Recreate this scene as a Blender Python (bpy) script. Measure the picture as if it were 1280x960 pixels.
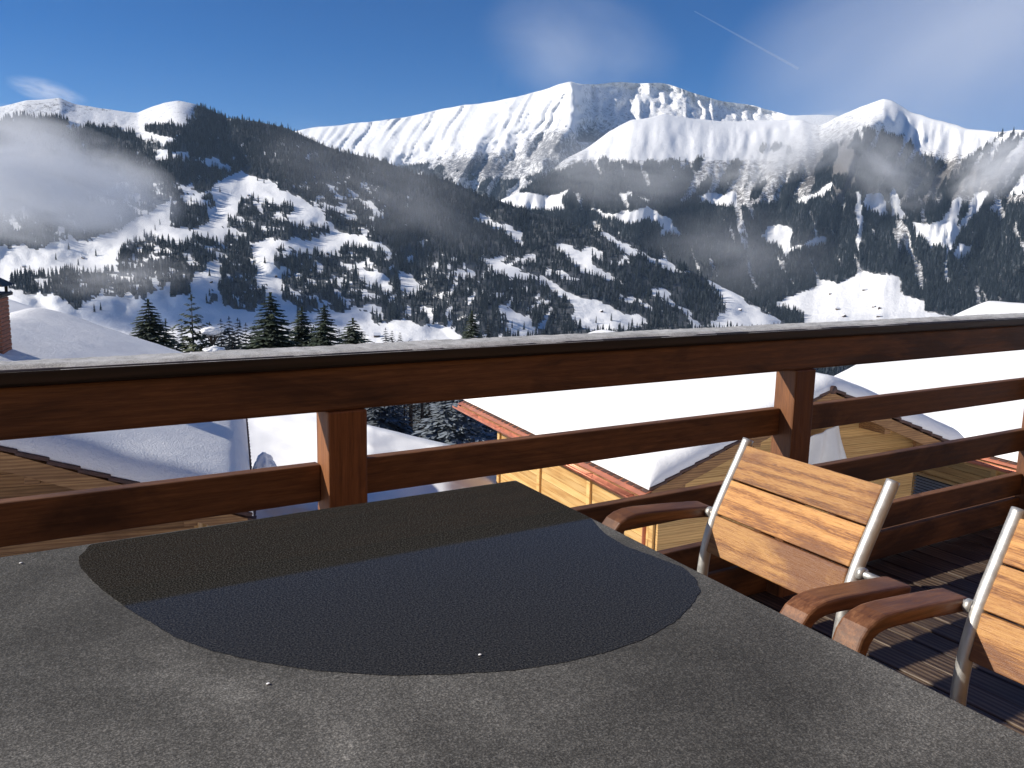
import bpy, bmesh, math, random
import numpy as np
from mathutils import Vector, Matrix

R_ = math.radians
scene = bpy.context.scene
for o in list(bpy.data.objects):
    bpy.data.objects.remove(o)
COL = scene.collection

# ------------------------------------------------------------------ camera
FPX, CX, CY = 1065.0, 640.0, 480.0          # focal length and centre in photo pixels (1280 x 960)
YAW, PITCH, ROLL = R_(31.6), R_(9.59), R_(1.241)
CAM = np.array([0.0, 0.0, 1.368])
FW = np.array([math.sin(YAW) * math.cos(PITCH), math.cos(YAW) * math.cos(PITCH), -math.sin(PITCH)])
_r0 = np.array([math.cos(YAW), -math.sin(YAW), 0.0])
_u0 = np.cross(_r0, FW)
RT = math.cos(ROLL) * _r0 + math.sin(ROLL) * _u0
UP = -math.sin(ROLL) * _r0 + math.cos(ROLL) * _u0
cd = bpy.data.cameras.new('camera')
cam = bpy.data.objects.new('camera', cd)
COL.objects.link(cam)
cd.sensor_width = 36.0
cd.lens = FPX / 1280 * 36
cd.clip_start = 0.02
cd.clip_end = 60000
cam.matrix_world = Matrix(((RT[0], UP[0], -FW[0], CAM[0]), (RT[1], UP[1], -FW[1], CAM[1]),
                           (RT[2], UP[2], -FW[2], CAM[2]), (0, 0, 0, 1)))
scene.camera = cam

# ------------------------------------------------------------------ light
SUN_EL = R_(29.5)
SUN_PHI = R_(30.0)                            # from -X turned towards +Y
SUN = np.array([-math.cos(SUN_PHI) * math.cos(SUN_EL), math.sin(SUN_PHI) * math.cos(SUN_EL), math.sin(SUN_EL)])
world = bpy.data.worlds.new('World')
scene.world = world
world.use_nodes = True
wn = world.node_tree
sky = wn.nodes.new('ShaderNodeTexSky')
sky.sky_type = 'NISHITA'
sky.sun_disc = False
sky.sun_elevation = SUN_EL
sky.sun_rotation = math.atan2(SUN[0], SUN[1])
sky.altitude = 3000
sky.air_density = 1.0
sky.dust_density = 0.0
sky.ozone_density = 6.0
wn.nodes['Background'].inputs['Strength'].default_value = 0.074
hs = wn.nodes.new('ShaderNodeHueSaturation')            # a phone camera's deeper blue, over the whole sky alike
hs.inputs['Saturation'].default_value = 1.30
hs.inputs['Hue'].default_value = 0.507
wn.links.new(sky.outputs[0], hs.inputs['Color'])
wn.links.new(hs.outputs[0], wn.nodes['Background'].inputs['Color'])
sl = bpy.data.lights.new('sun', 'SUN')
sl.energy = 5.0
sl.angle = R_(0.53)
sl.color = (1.0, 0.935, 0.83)
so = bpy.data.objects.new('sun', sl)
COL.objects.link(so)
so.rotation_euler = Vector(SUN).to_track_quat('Z', 'Y').to_euler()
scene.view_settings.view_transform = 'Standard'
scene.view_settings.look = 'None'
scene.view_settings.exposure = 0.28
scene.view_settings.gamma = 1.0
scene.view_settings.use_curve_mapping = False
scene.render.engine = 'CYCLES'
scene.cycles.use_denoising = True
scene.cycles.max_bounces = 6
scene.cycles.diffuse_bounces = 3
scene.cycles.transparent_max_bounces = 12
scene.cycles.volume_bounces = 5
scene.cycles.volume_max_steps = 96
scene.cycles.volume_step_rate = 1.6

# ------------------------------------------------------------------ helpers: pixels to places
def ray(x, y):
    d = RT * ((x - CX) / FPX) - UP * ((y - CY) / FPX) + FW
    return d / np.linalg.norm(d)
def at_y(x, y, Y):
    d = ray(x, y); return CAM + d * (Y / d[1])
def at_z(x, y, z):
    d = ray(x, y); return CAM + d * ((z - CAM[2]) / d[2])
def at_d(x, y, D):
    d = ray(x, y); return CAM + d * (D / math.hypot(d[0], d[1]))
def at_plane(x, y, p, n):
    d = ray(x, y); n = np.asarray(n, float); return CAM + d * (((np.asarray(p) - CAM) @ n) / (d @ n))

# ------------------------------------------------------------------ helpers: noise
def _hash(ix, iy, seed):
    h = (ix.astype(np.int64) * 374761393 + iy.astype(np.int64) * 668265263 + seed * 1274126177) & 0xFFFFFFFF
    h = ((h ^ (h >> 13)) * 1274126177) & 0xFFFFFFFF
    return ((h ^ (h >> 16)) & 0xFFFFFF) / float(0xFFFFFF)
def vnoise(x, y, seed=0):
    x, y = np.broadcast_arrays(np.asarray(x, float), np.asarray(y, float))
    ix, iy = np.floor(x), np.floor(y)
    fx, fy = x - ix, y - iy
    fx = fx * fx * fx * (fx * (fx * 6 - 15) + 10); fy = fy * fy * fy * (fy * (fy * 6 - 15) + 10)
    a, b = _hash(ix, iy, seed), _hash(ix + 1, iy, seed)
    c, d = _hash(ix, iy + 1, seed), _hash(ix + 1, iy + 1, seed)
    return (a + (b - a) * fx) * (1 - fy) + (c + (d - c) * fx) * fy
def fbm(x, y, seed=0, oct=4, gain=0.5):
    s, a, t = 0, 1.0, 0
    for k in range(oct):
        s = s + a * vnoise(np.asarray(x) * 2 ** k + 17.3 * k, np.asarray(y) * 2 ** k + 9.1 * k, seed + k); t += a; a *= gain
    return s / t * 2 - 1
def ridged(x, y, seed=0, oct=3, gain=0.5):
    s, a, t = 0, 1.0, 0
    for k in range(oct):
        s = s + a * (1 - np.abs(vnoise(np.asarray(x) * 2 ** k + 5.7 * k, np.asarray(y) * 2 ** k, seed + k) * 2 - 1)); t += a; a *= gain
    return s / t
def smooth(a, b, x):
    t = np.clip((x - a) / (b - a), 0, 1); return t * t * (3 - 2 * t)
def in_poly(px, py, poly):
    inside = np.zeros(np.shape(px), bool)
    n = len(poly); j = n - 1
    for i in range(n):
        xi, yi = poly[i]; xj, yj = poly[j]
        if yi != yj:
            inside ^= ((yi > py) != (yj > py)) & (px < (xj - xi) * (py - yi) / (yj - yi) + xi)
        j = i
    return inside
def curve(pts, x):
    p = np.array(pts, float); return np.interp(x, p[:, 0], p[:, 1])

# ------------------------------------------------------------------ helpers: objects
def mesh_from(name, verts, faces, mats=(), smooth_=False):
    me = bpy.data.meshes.new(name)
    me.from_pydata([tuple(map(float, v)) for v in verts], [], [tuple(f) for f in faces])
    for m in mats: me.materials.append(m)
    if smooth_:
        me.polygons.foreach_set('use_smooth', [True] * len(me.polygons))
    me.update()
    return me
def link(name, me, parent=None, loc=None):
    o = bpy.data.objects.new(name, me); COL.objects.link(o)
    if parent is not None: o.parent = parent
    if loc is not None: o.location = loc
    return o
def tag(o, label=None, cat=None, group=None, kind=None):
    if label: o['label'] = label
    if cat: o['category'] = cat
    if group: o['group'] = group
    if kind: o['kind'] = kind
    return o
def thing(name, label, cat, loc=(0, 0, 0), rotz=0.0, group=None):
    o = bpy.data.objects.new(name, None); COL.objects.link(o)
    o.empty_display_size = 0.2
    o.location = loc; o.rotation_euler = (0, 0, rotz)
    return tag(o, label, cat, group)

class MB:
    """collects verts and faces for one mesh"""
    def __init__(s): s.v, s.f = [], []
    def add(s, vs, fs):
        b = len(s.v); s.v += [tuple(map(float, v)) for v in vs]; s.f += [tuple(b + i for i in f) for f in fs]; return s
    def hexa(s, c):                                        # 8 corners: bottom 4 (ccw), top 4
        return s.add(c, [(3, 2, 1, 0), (4, 5, 6, 7), (0, 1, 5, 4), (1, 2, 6, 5), (2, 3, 7, 6), (3, 0, 4, 7)])
    def box(s, x0, x1, y0, y1, z0, z1):
        return s.hexa([(x0, y0, z0), (x1, y0, z0), (x1, y1, z0), (x0, y1, z0), (x0, y0, z1), (x1, y0, z1), (x1, y1, z1), (x0, y1, z1)])
    def tube(s, pts, rad, n=10, cap=True):
        pts = [Vector(p) for p in pts]
        rads = rad if hasattr(rad, '__len__') else [rad] * len(pts)
        b = len(s.v); prev = None
        for i, p in enumerate(pts):
            t = (pts[min(i + 1, len(pts) - 1)] - pts[max(i - 1, 0)]).normalized()
            if prev is None:
                a = Vector((0, 0, 1)) if abs(t.z) < 0.9 else Vector((0, 1, 0))
                u = t.cross(a).normalized()
            else:
                u = (prev - t * prev.dot(t)).normalized()
            prev = u; w = t.cross(u)
            for k in range(n):
                an = 2 * math.pi * k / n
                q = p + (u * math.cos(an) + w * math.sin(an)) * rads[i]
                s.v.append(tuple(q))
        for i in range(len(pts) - 1):
            for k in range(n):
                a0 = b + i * n + k; a1 = b + i * n + (k + 1) % n
                s.f.append((a0, a1, a1 + n, a0 + n))
        if cap:
            s.f.append(tuple(b + k for k in range(n))[::-1]); s.f.append(tuple(b + (len(pts) - 1) * n + k for k in range(n)))
        return s
    def build(s, name, mat, parent=None, smooth_=False, bevel=0.0, seg=2, loc=None):
        me = mesh_from(name, s.v, s.f, [mat] if mat else [], False)
        bm = bmesh.new(); bm.from_mesh(me)
        bmesh.ops.recalc_face_normals(bm, faces=bm.faces)
        if bevel > 0:
            es = [e for e in bm.edges if len(e.link_faces) == 2 and e.calc_face_angle(0) > 0.5]
            bmesh.ops.bevel(bm, geom=es, offset=bevel, segments=seg, affect='EDGES', profile=0.5)
        bm.to_mesh(me); bm.free()
        if smooth_:
            me.polygons.foreach_set('use_smooth', [True] * len(me.polygons))
        return link(name, me, parent, loc)

# ------------------------------------------------------------------ helpers: materials
def new_mat(name):
    m = bpy.data.materials.new(name); m.use_nodes = True
    nt = m.node_tree; nt.nodes.clear()
    out = nt.nodes.new('ShaderNodeOutputMaterial')
    bs = nt.nodes.new('ShaderNodeBsdfPrincipled')
    nt.links.new(bs.outputs[0], out.inputs['Surface'])
    return m, nt, bs, out
def N(nt, typ, **kw):
    n = nt.nodes.new(typ)
    for k, v in kw.items():
        if k.startswith('_'): setattr(n, k[1:], v)
        else: n.inputs[k.replace('__', ' ')].default_value = v
    return n
def L(nt, a, b): nt.links.new(a, b)
def ramp(nt, fac, stops, interp='LINEAR'):
    r = nt.nodes.new('ShaderNodeValToRGB'); r.color_ramp.interpolation = interp
    el = r.color_ramp.elements
    while len(el) < len(stops): el.new(0.5)
    for e, (p, c) in zip(el, stops):
        e.position = p; e.color = (*c, 1) if hasattr(c, '__len__') else (c, c, c, 1)
    if fac is not None: L(nt, fac, r.inputs[0])
    return r
def mixc(nt, fac, a, b, typ='MIX'):
    m = nt.nodes.new('ShaderNodeMix'); m.data_type = 'RGBA'; m.blend_type = typ
    for sock, val in ((m.inputs[0], fac), (m.inputs[6], a), (m.inputs[7], b)):
        if hasattr(val, 'is_output'): L(nt, val, sock)
        elif hasattr(val, '__len__'): sock.default_value = (*val, 1)
        else: sock.default_value = val
    return m.outputs[2]
def mth(nt, op, a, b=0.0, clamp=False):
    m = nt.nodes.new('ShaderNodeMath'); m.operation = op; m.use_clamp = clamp
    for s, v in ((m.inputs[0], a), (m.inputs[1], b)):
        if hasattr(v, 'is_output'): L(nt, v, s)
        else: s.default_value = v
    return m.outputs[0]
def coords(nt, kind='Object', scale=(1, 1, 1), rnd=0.0):
    tc = nt.nodes.new('ShaderNodeTexCoord')
    mp = nt.nodes.new('ShaderNodeMapping'); mp.inputs['Scale'].default_value = scale
    L(nt, tc.outputs[kind], mp.inputs['Vector'])
    if rnd:
        oi = nt.nodes.new('ShaderNodeObjectInfo')
        v = nt.nodes.new('ShaderNodeVectorMath'); v.operation = 'SCALE'
        v.inputs[0].default_value = (rnd, rnd * 1.7, rnd * 0.6); L(nt, oi.outputs['Random'], v.inputs['Scale'])
        L(nt, v.outputs[0], mp.inputs['Location'])
    return mp.outputs[0]
def noise(nt, vec, scale, detail=4, rough=0.55, dist=0.0):
    n = N(nt, 'ShaderNodeTexNoise', Scale=scale, Detail=detail, Roughness=rough, Distortion=dist)
    L(nt, vec, n.inputs['Vector']); return n.outputs['Fac']
def bump(nt, h, strength, dist, bs, chain=None):
    b = N(nt, 'ShaderNodeBump', Strength=strength, Distance=dist); L(nt, h, b.inputs['Height'])
    if chain is not None: L(nt, chain, b.inputs['Normal'])
    L(nt, b.outputs[0], bs.inputs['Normal']); return b.outputs[0]

def wood(name, dark, mid, light, axis='X', scale=1.0, rough=0.6, stain=None, stain_amt=0.0, grain=14.0, bstr=0.25, coat=0.0, wave=0.22, spread=1.0):
    """sawn timber: long grain along AXIS, growth-ring waves, knots, damp stains"""
    m, nt, bs, out = new_mat(name)
    st = {'X': (0.6, 10, 10), 'Y': (10, 0.6, 10), 'Z': (10, 10, 0.6)}[axis]
    st = tuple(s * scale for s in st)
    v = coords(nt, 'Object', st, rnd=31.0)
    big = coords(nt, 'Object', tuple(s * scale for s in {'X': (0.7, 2.2, 2.2), 'Y': (2.2, 0.7, 2.2), 'Z': (2.2, 2.2, 0.7)}[axis]), rnd=17.0)
    warp = noise(nt, big, 1.6, 3)
    g1 = noise(nt, v, grain * 0.35, 6, 0.65, 1.2)
    g2 = noise(nt, v, grain, 4, 0.7)
    w = N(nt, 'ShaderNodeTexWave', Scale=1.3, Distortion=9.0, Detail=3.0, _wave_type='BANDS', _bands_direction={'X': 'Z', 'Y': 'X', 'Z': 'X'}[axis])
    L(nt, v, w.inputs['Vector'])
    f = mth(nt, 'ADD', mth(nt, 'MULTIPLY', g1, 0.55), mth(nt, 'ADD', mth(nt, 'MULTIPLY', w.outputs['Fac'], wave), mth(nt, 'MULTIPLY', g2, 0.47 - wave)))
    f = mth(nt, 'ADD', mth(nt, 'MULTIPLY', mth(nt, 'SUBTRACT', f, 0.5), 1.6 * spread), 0.5)
    c = ramp(nt, f, [(0.25, dark), (0.5, mid), (0.78, light)]).outputs[0]
    oi = nt.nodes.new('ShaderNodeObjectInfo')
    tint = ramp(nt, oi.outputs['Random'], [(0, 0.78), (1, 1.12)]).outputs[0]
    c = mixc(nt, 1.0, c, tint, 'MULTIPLY')
    if stain is not None:
        s = ramp(nt, noise(nt, big, 2.2, 5, 0.6, 0.8), [(0.49, 0.0), (0.62, 1.0)]).outputs[0]
        c = mixc(nt, mth(nt, 'MULTIPLY', s, stain_amt), c, stain)
    kn = N(nt, 'ShaderNodeTexVoronoi', Scale=0.9, _feature='F1'); L(nt, big, kn.inputs['Vector'])
    k = ramp(nt, kn.outputs['Distance'], [(0.03, 1.0), (0.09, 0.0)]).outputs[0]
    c = mixc(nt, mth(nt, 'MULTIPLY', k, 0.6), c, tuple(x * 0.45 for x in dark))
    L(nt, c, bs.inputs['Base Color'])
    L(nt, ramp(nt, g1, [(0.2, rough - 0.12), (0.8, min(1, rough + 0.15))]).outputs[0], bs.inputs['Roughness'])
    bs.inputs['Coat Weight'].default_value = coat
    bump(nt, f, bstr, 0.004, bs)
    return m

def simple(name, col, rough=0.6, metal=0.0, nscale=8.0, var=0.15, bstr=0.1, bdist=0.01, spec=0.5):
    m, nt, bs, out = new_mat(name)
    v = coords(nt, 'Object', (1, 1, 1), rnd=11)
    n = noise(nt, v, nscale, 5)
    c = ramp(nt, n, [(0.3, tuple(x * (1 - var) for x in col)), (0.7, tuple(min(1, x * (1 + var)) for x in col))]).outputs[0]
    L(nt, c, bs.inputs['Base Color'])
    L(nt, ramp(nt, n, [(0.3, max(0, rough - 0.1)), (0.7, min(1, rough + 0.1))]).outputs[0], bs.inputs['Roughness'])
    bs.inputs['Metallic'].default_value = metal
    bs.inputs['Specular IOR Level'].default_value = spec
    if bstr: bump(nt, n, bstr, bdist, bs)
    return m

def snow_mat(name, grain, gdist, lump, ldist, gstr=0.5, lstr=0.5):
    m, nt, bs, out = new_mat(name)
    v = coords(nt, 'Object')
    a, b = noise(nt, v, grain, 4, 0.65), noise(nt, v, lump, 5, 0.55)
    c = ramp(nt, b, [(0.3, (0.865, 0.865, 0.87)), (0.7, (0.90, 0.90, 0.90))]).outputs[0]
    L(nt, c, bs.inputs['Base Color'])
    bs.inputs['Roughness'].default_value = 0.75
    bs.inputs['Specular IOR Level'].default_value = 0.25
    x = bump(nt, b, lstr, ldist, bs)
    bump(nt, a, gstr, gdist, bs, x)
    return m

M = {}
M['rail'] = wood('stained_larch', (0.090, 0.037, 0.014), (0.160, 0.068, 0.026), (0.25, 0.112, 0.044), 'X', 1.0, 0.62, (0.030, 0.011, 0.007), 0.75, grain=22, wave=0.07)
M['post'] = wood('stained_larch_upright', (0.14, 0.050, 0.015), (0.23, 0.085, 0.026), (0.32, 0.127, 0.042), 'Z', 1.0, 0.6, (0.06, 0.020, 0.010), 0.5, grain=22, wave=0.07)
M['cap'] = wood('wet_dark_capping', (0.012, 0.008, 0.006), (0.022, 0.014, 0.010), (0.04, 0.024, 0.016), 'X', 1.0, 0.5)
M['teak'] = wood('teak_slat', (0.21, 0.080, 0.022), (0.44, 0.195, 0.054), (0.58, 0.30, 0.095), 'Y', 1.3, 0.5, (0.17, 0.062, 0.022), 0.85, grain=46, bstr=0.4, wave=0.12, spread=1.9)
M['arm'] = wood('oiled_teak_arm', (0.10, 0.036, 0.014), (0.20, 0.080, 0.032), (0.33, 0.15, 0.065), 'X', 1.3, 0.48, (0.06, 0.025, 0.012), 0.7, coat=0.05, bstr=0.08, grain=24, wave=0.1)
M['deck'] = wood('weathered_wet_deck', (0.028, 0.017, 0.012), (0.080, 0.053, 0.036), (0.19, 0.135, 0.090), 'Y', 1.0, 0.42, (0.020, 0.012, 0.010), 0.8)
M['spruce'] = wood('honey_spruce_cladding', (0.50, 0.27, 0.085), (0.66, 0.41, 0.15), (0.74, 0.50, 0.21), 'Y', 0.5, 0.65, (0.55, 0.30, 0.10), 0.3, grain=8)
M['spruceX'] = wood('honey_spruce_gable', (0.44, 0.24, 0.080), (0.60, 0.37, 0.14), (0.70, 0.46, 0.19), 'X', 0.5, 0.65, (0.50, 0.28, 0.10), 0.3, grain=8)
M['oldwood'] = wood('brown_gable_timber', (0.20, 0.095, 0.035), (0.34, 0.18, 0.070), (0.46, 0.26, 0.11), 'X', 0.5, 0.7, (0.16, 0.075, 0.03), 0.5, grain=8)
M['barn'] = simple('sunburnt_barn_wood', (0.075, 0.042, 0.026), 0.85, 0, 1.5, 0.3)
M['tile'] = simple('dark_clay_tile', (0.085, 0.045, 0.036), 0.75, 0, 9, 0.35, 0.3)
M['copper'] = simple('copper_gutter', (0.60, 0.21, 0.12), 0.42, 0.45, 3, 0.3, 0.15, 0.004)
M['steel'] = simple('brushed_steel_tube', (0.60, 0.585, 0.55), 0.46, 0.75, 60, 0.06, 0.05, 0.001)
M['dark_metal'] = simple('dark_cowl_metal', (0.03, 0.027, 0.026), 0.6, 0.4, 6, 0.2)
M['brick'] = simple('chimney_brick', (0.24, 0.095, 0.058), 0.85, 0, 12, 0.3, 0.4)
M['mortar'] = simple('chimney_mortar', (0.30, 0.26, 0.23), 0.9, 0, 12, 0.15, 0.3)
M['louvre'] = simple('grey_louvre', (0.36, 0.38, 0.40), 0.45, 0.3, 5, 0.08, 0)
M['glass'] = simple('dark_window_glass', (0.02, 0.025, 0.03), 0.06, 0, 2, 0.1, 0)
M['canvas'] = simple('white_canvas', (0.72, 0.71, 0.69), 0.85, 0, 3, 0.06, 0.2, 0.02)
M['snow'] = snow_mat('roof_snow', 26.0, 0.02, 1.6, 0.10, 0.35, 0.4)
M['snow_crust'] = snow_mat('crusty_roof_snow', 34.0, 0.03, 3.0, 0.06, 0.8, 0.5)
M['snow_ground'] = snow_mat('village_snow', 0.7, 0.05, 0.09, 0.6, 0.12, 0.3)
M['plaster'] = simple('pale_plaster', (0.62, 0.60, 0.57), 0.9, 0, 4, 0.05, 0.1)

# stone table, dry and wet
def stone(name, wet):
    m, nt, bs, out = new_mat(name)
    v = coords(nt, 'Object')
    sp = noise(nt, v, 330, 2, 0.8); md = noise(nt, v, 120, 4, 0.65); lg = noise(nt, v, 3.0, 5, 0.55, 0.5)
    if wet:
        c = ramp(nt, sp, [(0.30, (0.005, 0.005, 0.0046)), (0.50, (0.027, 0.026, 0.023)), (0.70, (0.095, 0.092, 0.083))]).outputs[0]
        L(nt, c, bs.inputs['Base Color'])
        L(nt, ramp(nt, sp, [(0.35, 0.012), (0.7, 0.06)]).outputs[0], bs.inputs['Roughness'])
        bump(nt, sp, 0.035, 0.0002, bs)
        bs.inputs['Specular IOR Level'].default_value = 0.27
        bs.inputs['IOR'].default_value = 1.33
    else:
        f = mth(nt, 'ADD', mth(nt, 'MULTIPLY', sp, 0.72), mth(nt, 'MULTIPLY', md, 0.28))
        c = ramp(nt, f, [(0.28, (0.030, 0.029, 0.027)), (0.5, (0.092, 0.090, 0.083)), (0.70, (0.27, 0.26, 0.24))]).outputs[0]
        t = ramp(nt, lg, [(0.30, 0.55), (0.48, 0.92), (0.60, 1.3), (0.72, 2.1)]).outputs[0]
        c = mixc(nt, 1.0, c, t, 'MULTIPLY')
        L(nt, c, bs.inputs['Base Color'])
        bs.inputs['Roughness'].default_value = 0.62
        bs.inputs['Specular IOR Level'].default_value = 0.14
        x = bump(nt, md, 0.35, 0.003, bs); bump(nt, sp, 0.5, 0.0015, bs, x)
    return m
M['stone'] = stone('flamed_granite', False)
M['stone_wet'] = stone('wet_granite_film', True)

# frost on the handrail: clear grains over dark wood
def frost():
    m, nt, bs, out = new_mat('granular_frost')
    v = coords(nt, 'Object', (1, 1, 1))
    a, b = noise(nt, v, 300, 3, 0.75), noise(nt, v, 22, 5, 0.6)
    f = mth(nt, 'ADD', mth(nt, 'MULTIPLY', a, 0.6), mth(nt, 'MULTIPLY', b, 0.5))
    c = ramp(nt, f, [(0.38, (0.24, 0.23, 0.21)), (0.54, (0.56, 0.55, 0.52)), (0.70, (0.80, 0.79, 0.77))]).outputs[0]
    L(nt, c, bs.inputs['Base Color']); bs.inputs['Roughness'].default_value = 0.55
    bump(nt, a, 0.8, 0.004, bs)
    return m
M['frost'] = frost()

# mountain: snow, rock and forest floor told apart by vertex masks with fine break-up
def mountain(name, rock, unit):
    m, nt, bs, out = new_mat(name)
    v = coords(nt, 'Object')
    at = nt.nodes.new('ShaderNodeAttribute'); at.attribute_name = 'rockiness'
    af = nt.nodes.new('ShaderNodeAttribute'); af.attribute_name = 'forest'
    n1 = noise(nt, v, 1.0 / (14 * unit), 6, 0.62); n2 = noise(nt, v, 1.0 / (3.5 * unit), 5, 0.6)
    br = mth(nt, 'ADD', mth(nt, 'MULTIPLY', n1, 0.65), mth(nt, 'MULTIPLY', n2, 0.35))
    rk = mth(nt, 'MULTIPLY', mth(nt, 'SUBTRACT', at.outputs['Fac'], br), 6.0, True)
    fo = mth(nt, 'MULTIPLY', mth(nt, 'SUBTRACT', mth(nt, 'MULTIPLY', af.outputs['Fac'], 1.25), br), 5.0, True)
    sn = ramp(nt, n1, [(0.3, (0.85, 0.855, 0.865)), (0.7, (0.90, 0.90, 0.90))]).outputs[0]
    rc = ramp(nt, n2, [(0.3, tuple(x * 0.7 for x in rock)), (0.7, tuple(x * 1.35 for x in rock))]).outputs[0]
    fl = ramp(nt, n2, [(0.35, (0.018, 0.022, 0.027)), (0.62, (0.05, 0.056, 0.064)), (0.8, (0.32, 0.36, 0.41))]).outputs[0]
    c = mixc(nt, rk, sn, rc); c = mixc(nt, mth(nt, 'MULTIPLY', fo, 0.92), c, fl)
    L(nt, c, bs.inputs['Base Color']); bs.inputs['Roughness'].default_value = 0.85
    bs.inputs['Specular IOR Level'].default_value = 0.15
    x = bump(nt, n1, 0.32, 6.0 * unit, bs); bump(nt, n2, 0.35, 1.6 * unit, bs, x)
    return m
M['mt_near'] = mountain('hill_snow_and_wood', (0.17, 0.165, 0.165), 1.0)
M['mt_mid'] = mountain('massif_snow_and_rock', (0.130, 0.123, 0.120), 1.8)
M['mt_far'] = mountain('summit_snow_and_rock', (0.15, 0.15, 0.16), 2.2)

def conifer_mat(name, green, frosty, needle=0.3, thr=0.35):
    m, nt, bs, out = new_mat(name)
    v = coords(nt, 'Object')
    n = noise(nt, v, needle, 3, 0.6)
    oi = nt.nodes.new('ShaderNodeObjectInfo')
    c = ramp(nt, n, [(0.3, tuple(x * 0.55 for x in green)), (0.7, tuple(x * 1.4 for x in green))]).outputs[0]
    c = mixc(nt, 1.0, c, ramp(nt, oi.outputs['Random'], [(0, (0.75, 0.85, 0.95)), (1, (1.2, 1.12, 0.95))]).outputs[0], 'MULTIPLY')
    ge = nt.nodes.new('ShaderNodeNewGeometry'); sx = nt.nodes.new('ShaderNodeSeparateXYZ'); L(nt, ge.outputs['True Normal'], sx.inputs[0])
    up = mth(nt, 'ABSOLUTE', sx.outputs['Z'])
    amt = mth(nt, 'MULTIPLY', ramp(nt, oi.outputs['Random'], [(0, 0.4), (1, 1.0)]).outputs[0], frosty)
    s = mth(nt, 'MULTIPLY', mth(nt, 'MULTIPLY', mth(nt, 'SUBTRACT', mth(nt, 'ADD', mth(nt, 'MULTIPLY', up, 0.5), mth(nt, 'MULTIPLY', n, 0.6)), thr), 4.0, True), amt)
    c = mixc(nt, s, c, (0.58, 0.66, 0.76))
    L(nt, c, bs.inputs['Base Color']); bs.inputs['Roughness'].default_value = 0.8; bs.inputs['Specular IOR Level'].default_value = 0.2
    return m
M['needle_far'] = conifer_mat('far_conifer_needles', (0.011, 0.018, 0.023), 0.05, 0.25, 0.42)
M['needle_frost'] = conifer_mat('frosted_conifer_needles', (0.014, 0.021, 0.028), 0.20, 0.25, 0.34)
M['needle'] = conifer_mat('spruce_needles', (0.040, 0.056, 0.022), 0.10, 1.2, 0.45)
M['needle_olive'] = conifer_mat('pine_needles', (0.075, 0.085, 0.030), 0.10, 1.2, 0.5)
M['needle_snowy'] = conifer_mat('snow_laden_needles', (0.016, 0.021, 0.021), 0.62, 2.6, 0.56)
M['bark'] = simple('conifer_bark', (0.060, 0.045, 0.036), 0.9, 0, 5, 0.3, 0.3)
# ================================================================== terrain
def rays(x, y):
    x, y = np.broadcast_arrays(x, y)
    d = RT[None] * ((x.ravel() - CX) / FPX)[:, None] - UP[None] * ((y.ravel() - CY) / FPX)[:, None] + FW[None]
    return d
def place(x, y, D):
    d = rays(x, y); k = np.ravel(D) / np.hypot(d[:, 0], d[:, 1])
    return CAM[None] + d * k[:, None]
def project(p):
    v = p - CAM[None]; w = v @ FW
    return CX + FPX * (v @ RT) / w, CY - FPX * (v @ UP) / w

def soften(pts, sig=1.6):
    p = np.array(pts, float); xd = np.arange(p[0, 0], p[-1, 0] + 1); yd = np.interp(xd, p[:, 0], p[:, 1])
    k = np.exp(-0.5 * (np.arange(-12, 13) / sig) ** 2); k /= k.sum()
    return list(zip(xd, np.convolve(np.pad(yd, 12, mode='edge'), k, 'valid')))
class Slope:
    """a mountainside: skyline over azimuth, distance over the slope, a falling back side"""
    def __init__(s, name, x0, x1, dx, sky, ybot, dy, dist, mat, attr, back=(500, 260), skyamp=1.2):
        s.dist = dist; s.sky = sky; s.ybot = ybot
        xs = np.arange(x0, x1 + dx, dx); nr = int((ybot - min(p[1] for p in sky)) / dy) + 1
        T = np.linspace(0, 1, nr) ** 1.12
        ys = curve(sky, xs) + skyamp * fbm(xs / 26, xs * 0, 3, 4)
        X, Tg = np.meshgrid(xs, T); Y = ys[None] + (ybot - ys[None]) * Tg
        D = dist(X, Y)
        P = place(X, Y, D).reshape(nr, len(xs), 3)
        s.X, s.Y, s.P, s.T = X, Y, P, Tg
        rows = [P]
        top = P[0]
        out = top[:, :2] / np.linalg.norm(top[:, :2], axis=1)[:, None]
        bk = []
        for k in (1.0, 0.25):
            q = top.copy(); q[:, :2] += out * back[0] * k; q[:, 2] -= back[1] * k ** 1.3; bk.append(q)
        V = np.concatenate([np.array(bk), P], 0)
        n, c = V.shape[:2]
        idx = np.arange(n * c).reshape(n, c)
        F = np.stack([idx[:-1, :-1], idx[1:, :-1], idx[1:, 1:], idx[:-1, 1:]], -1).reshape(-1, 4)
        me = bpy.data.meshes.new(name)
        me.vertices.add(n * c); me.vertices.foreach_set('co', V.reshape(-1).astype(np.float32))
        me.loops.add(len(F) * 4); me.loops.foreach_set('vertex_index', F.reshape(-1).astype(np.int32))
        me.polygons.add(len(F)); me.polygons.foreach_set('loop_start', (np.arange(len(F)) * 4).astype(np.int32))
        me.polygons.foreach_set('use_smooth', np.ones(len(F), bool))
        for an, fn in attr.items():
            a = me.attributes.new(an, 'FLOAT', 'POINT')
            val = fn(X, Y); val = np.concatenate([val[:1], val[:1], val], 0)
            a.data.foreach_set('value', np.clip(val, 0, 2).reshape(-1).astype(np.float32))
        me.update(); me.validate(); me.materials.append(mat)
        s.o = tag(link(name, me), kind='structure')

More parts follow.
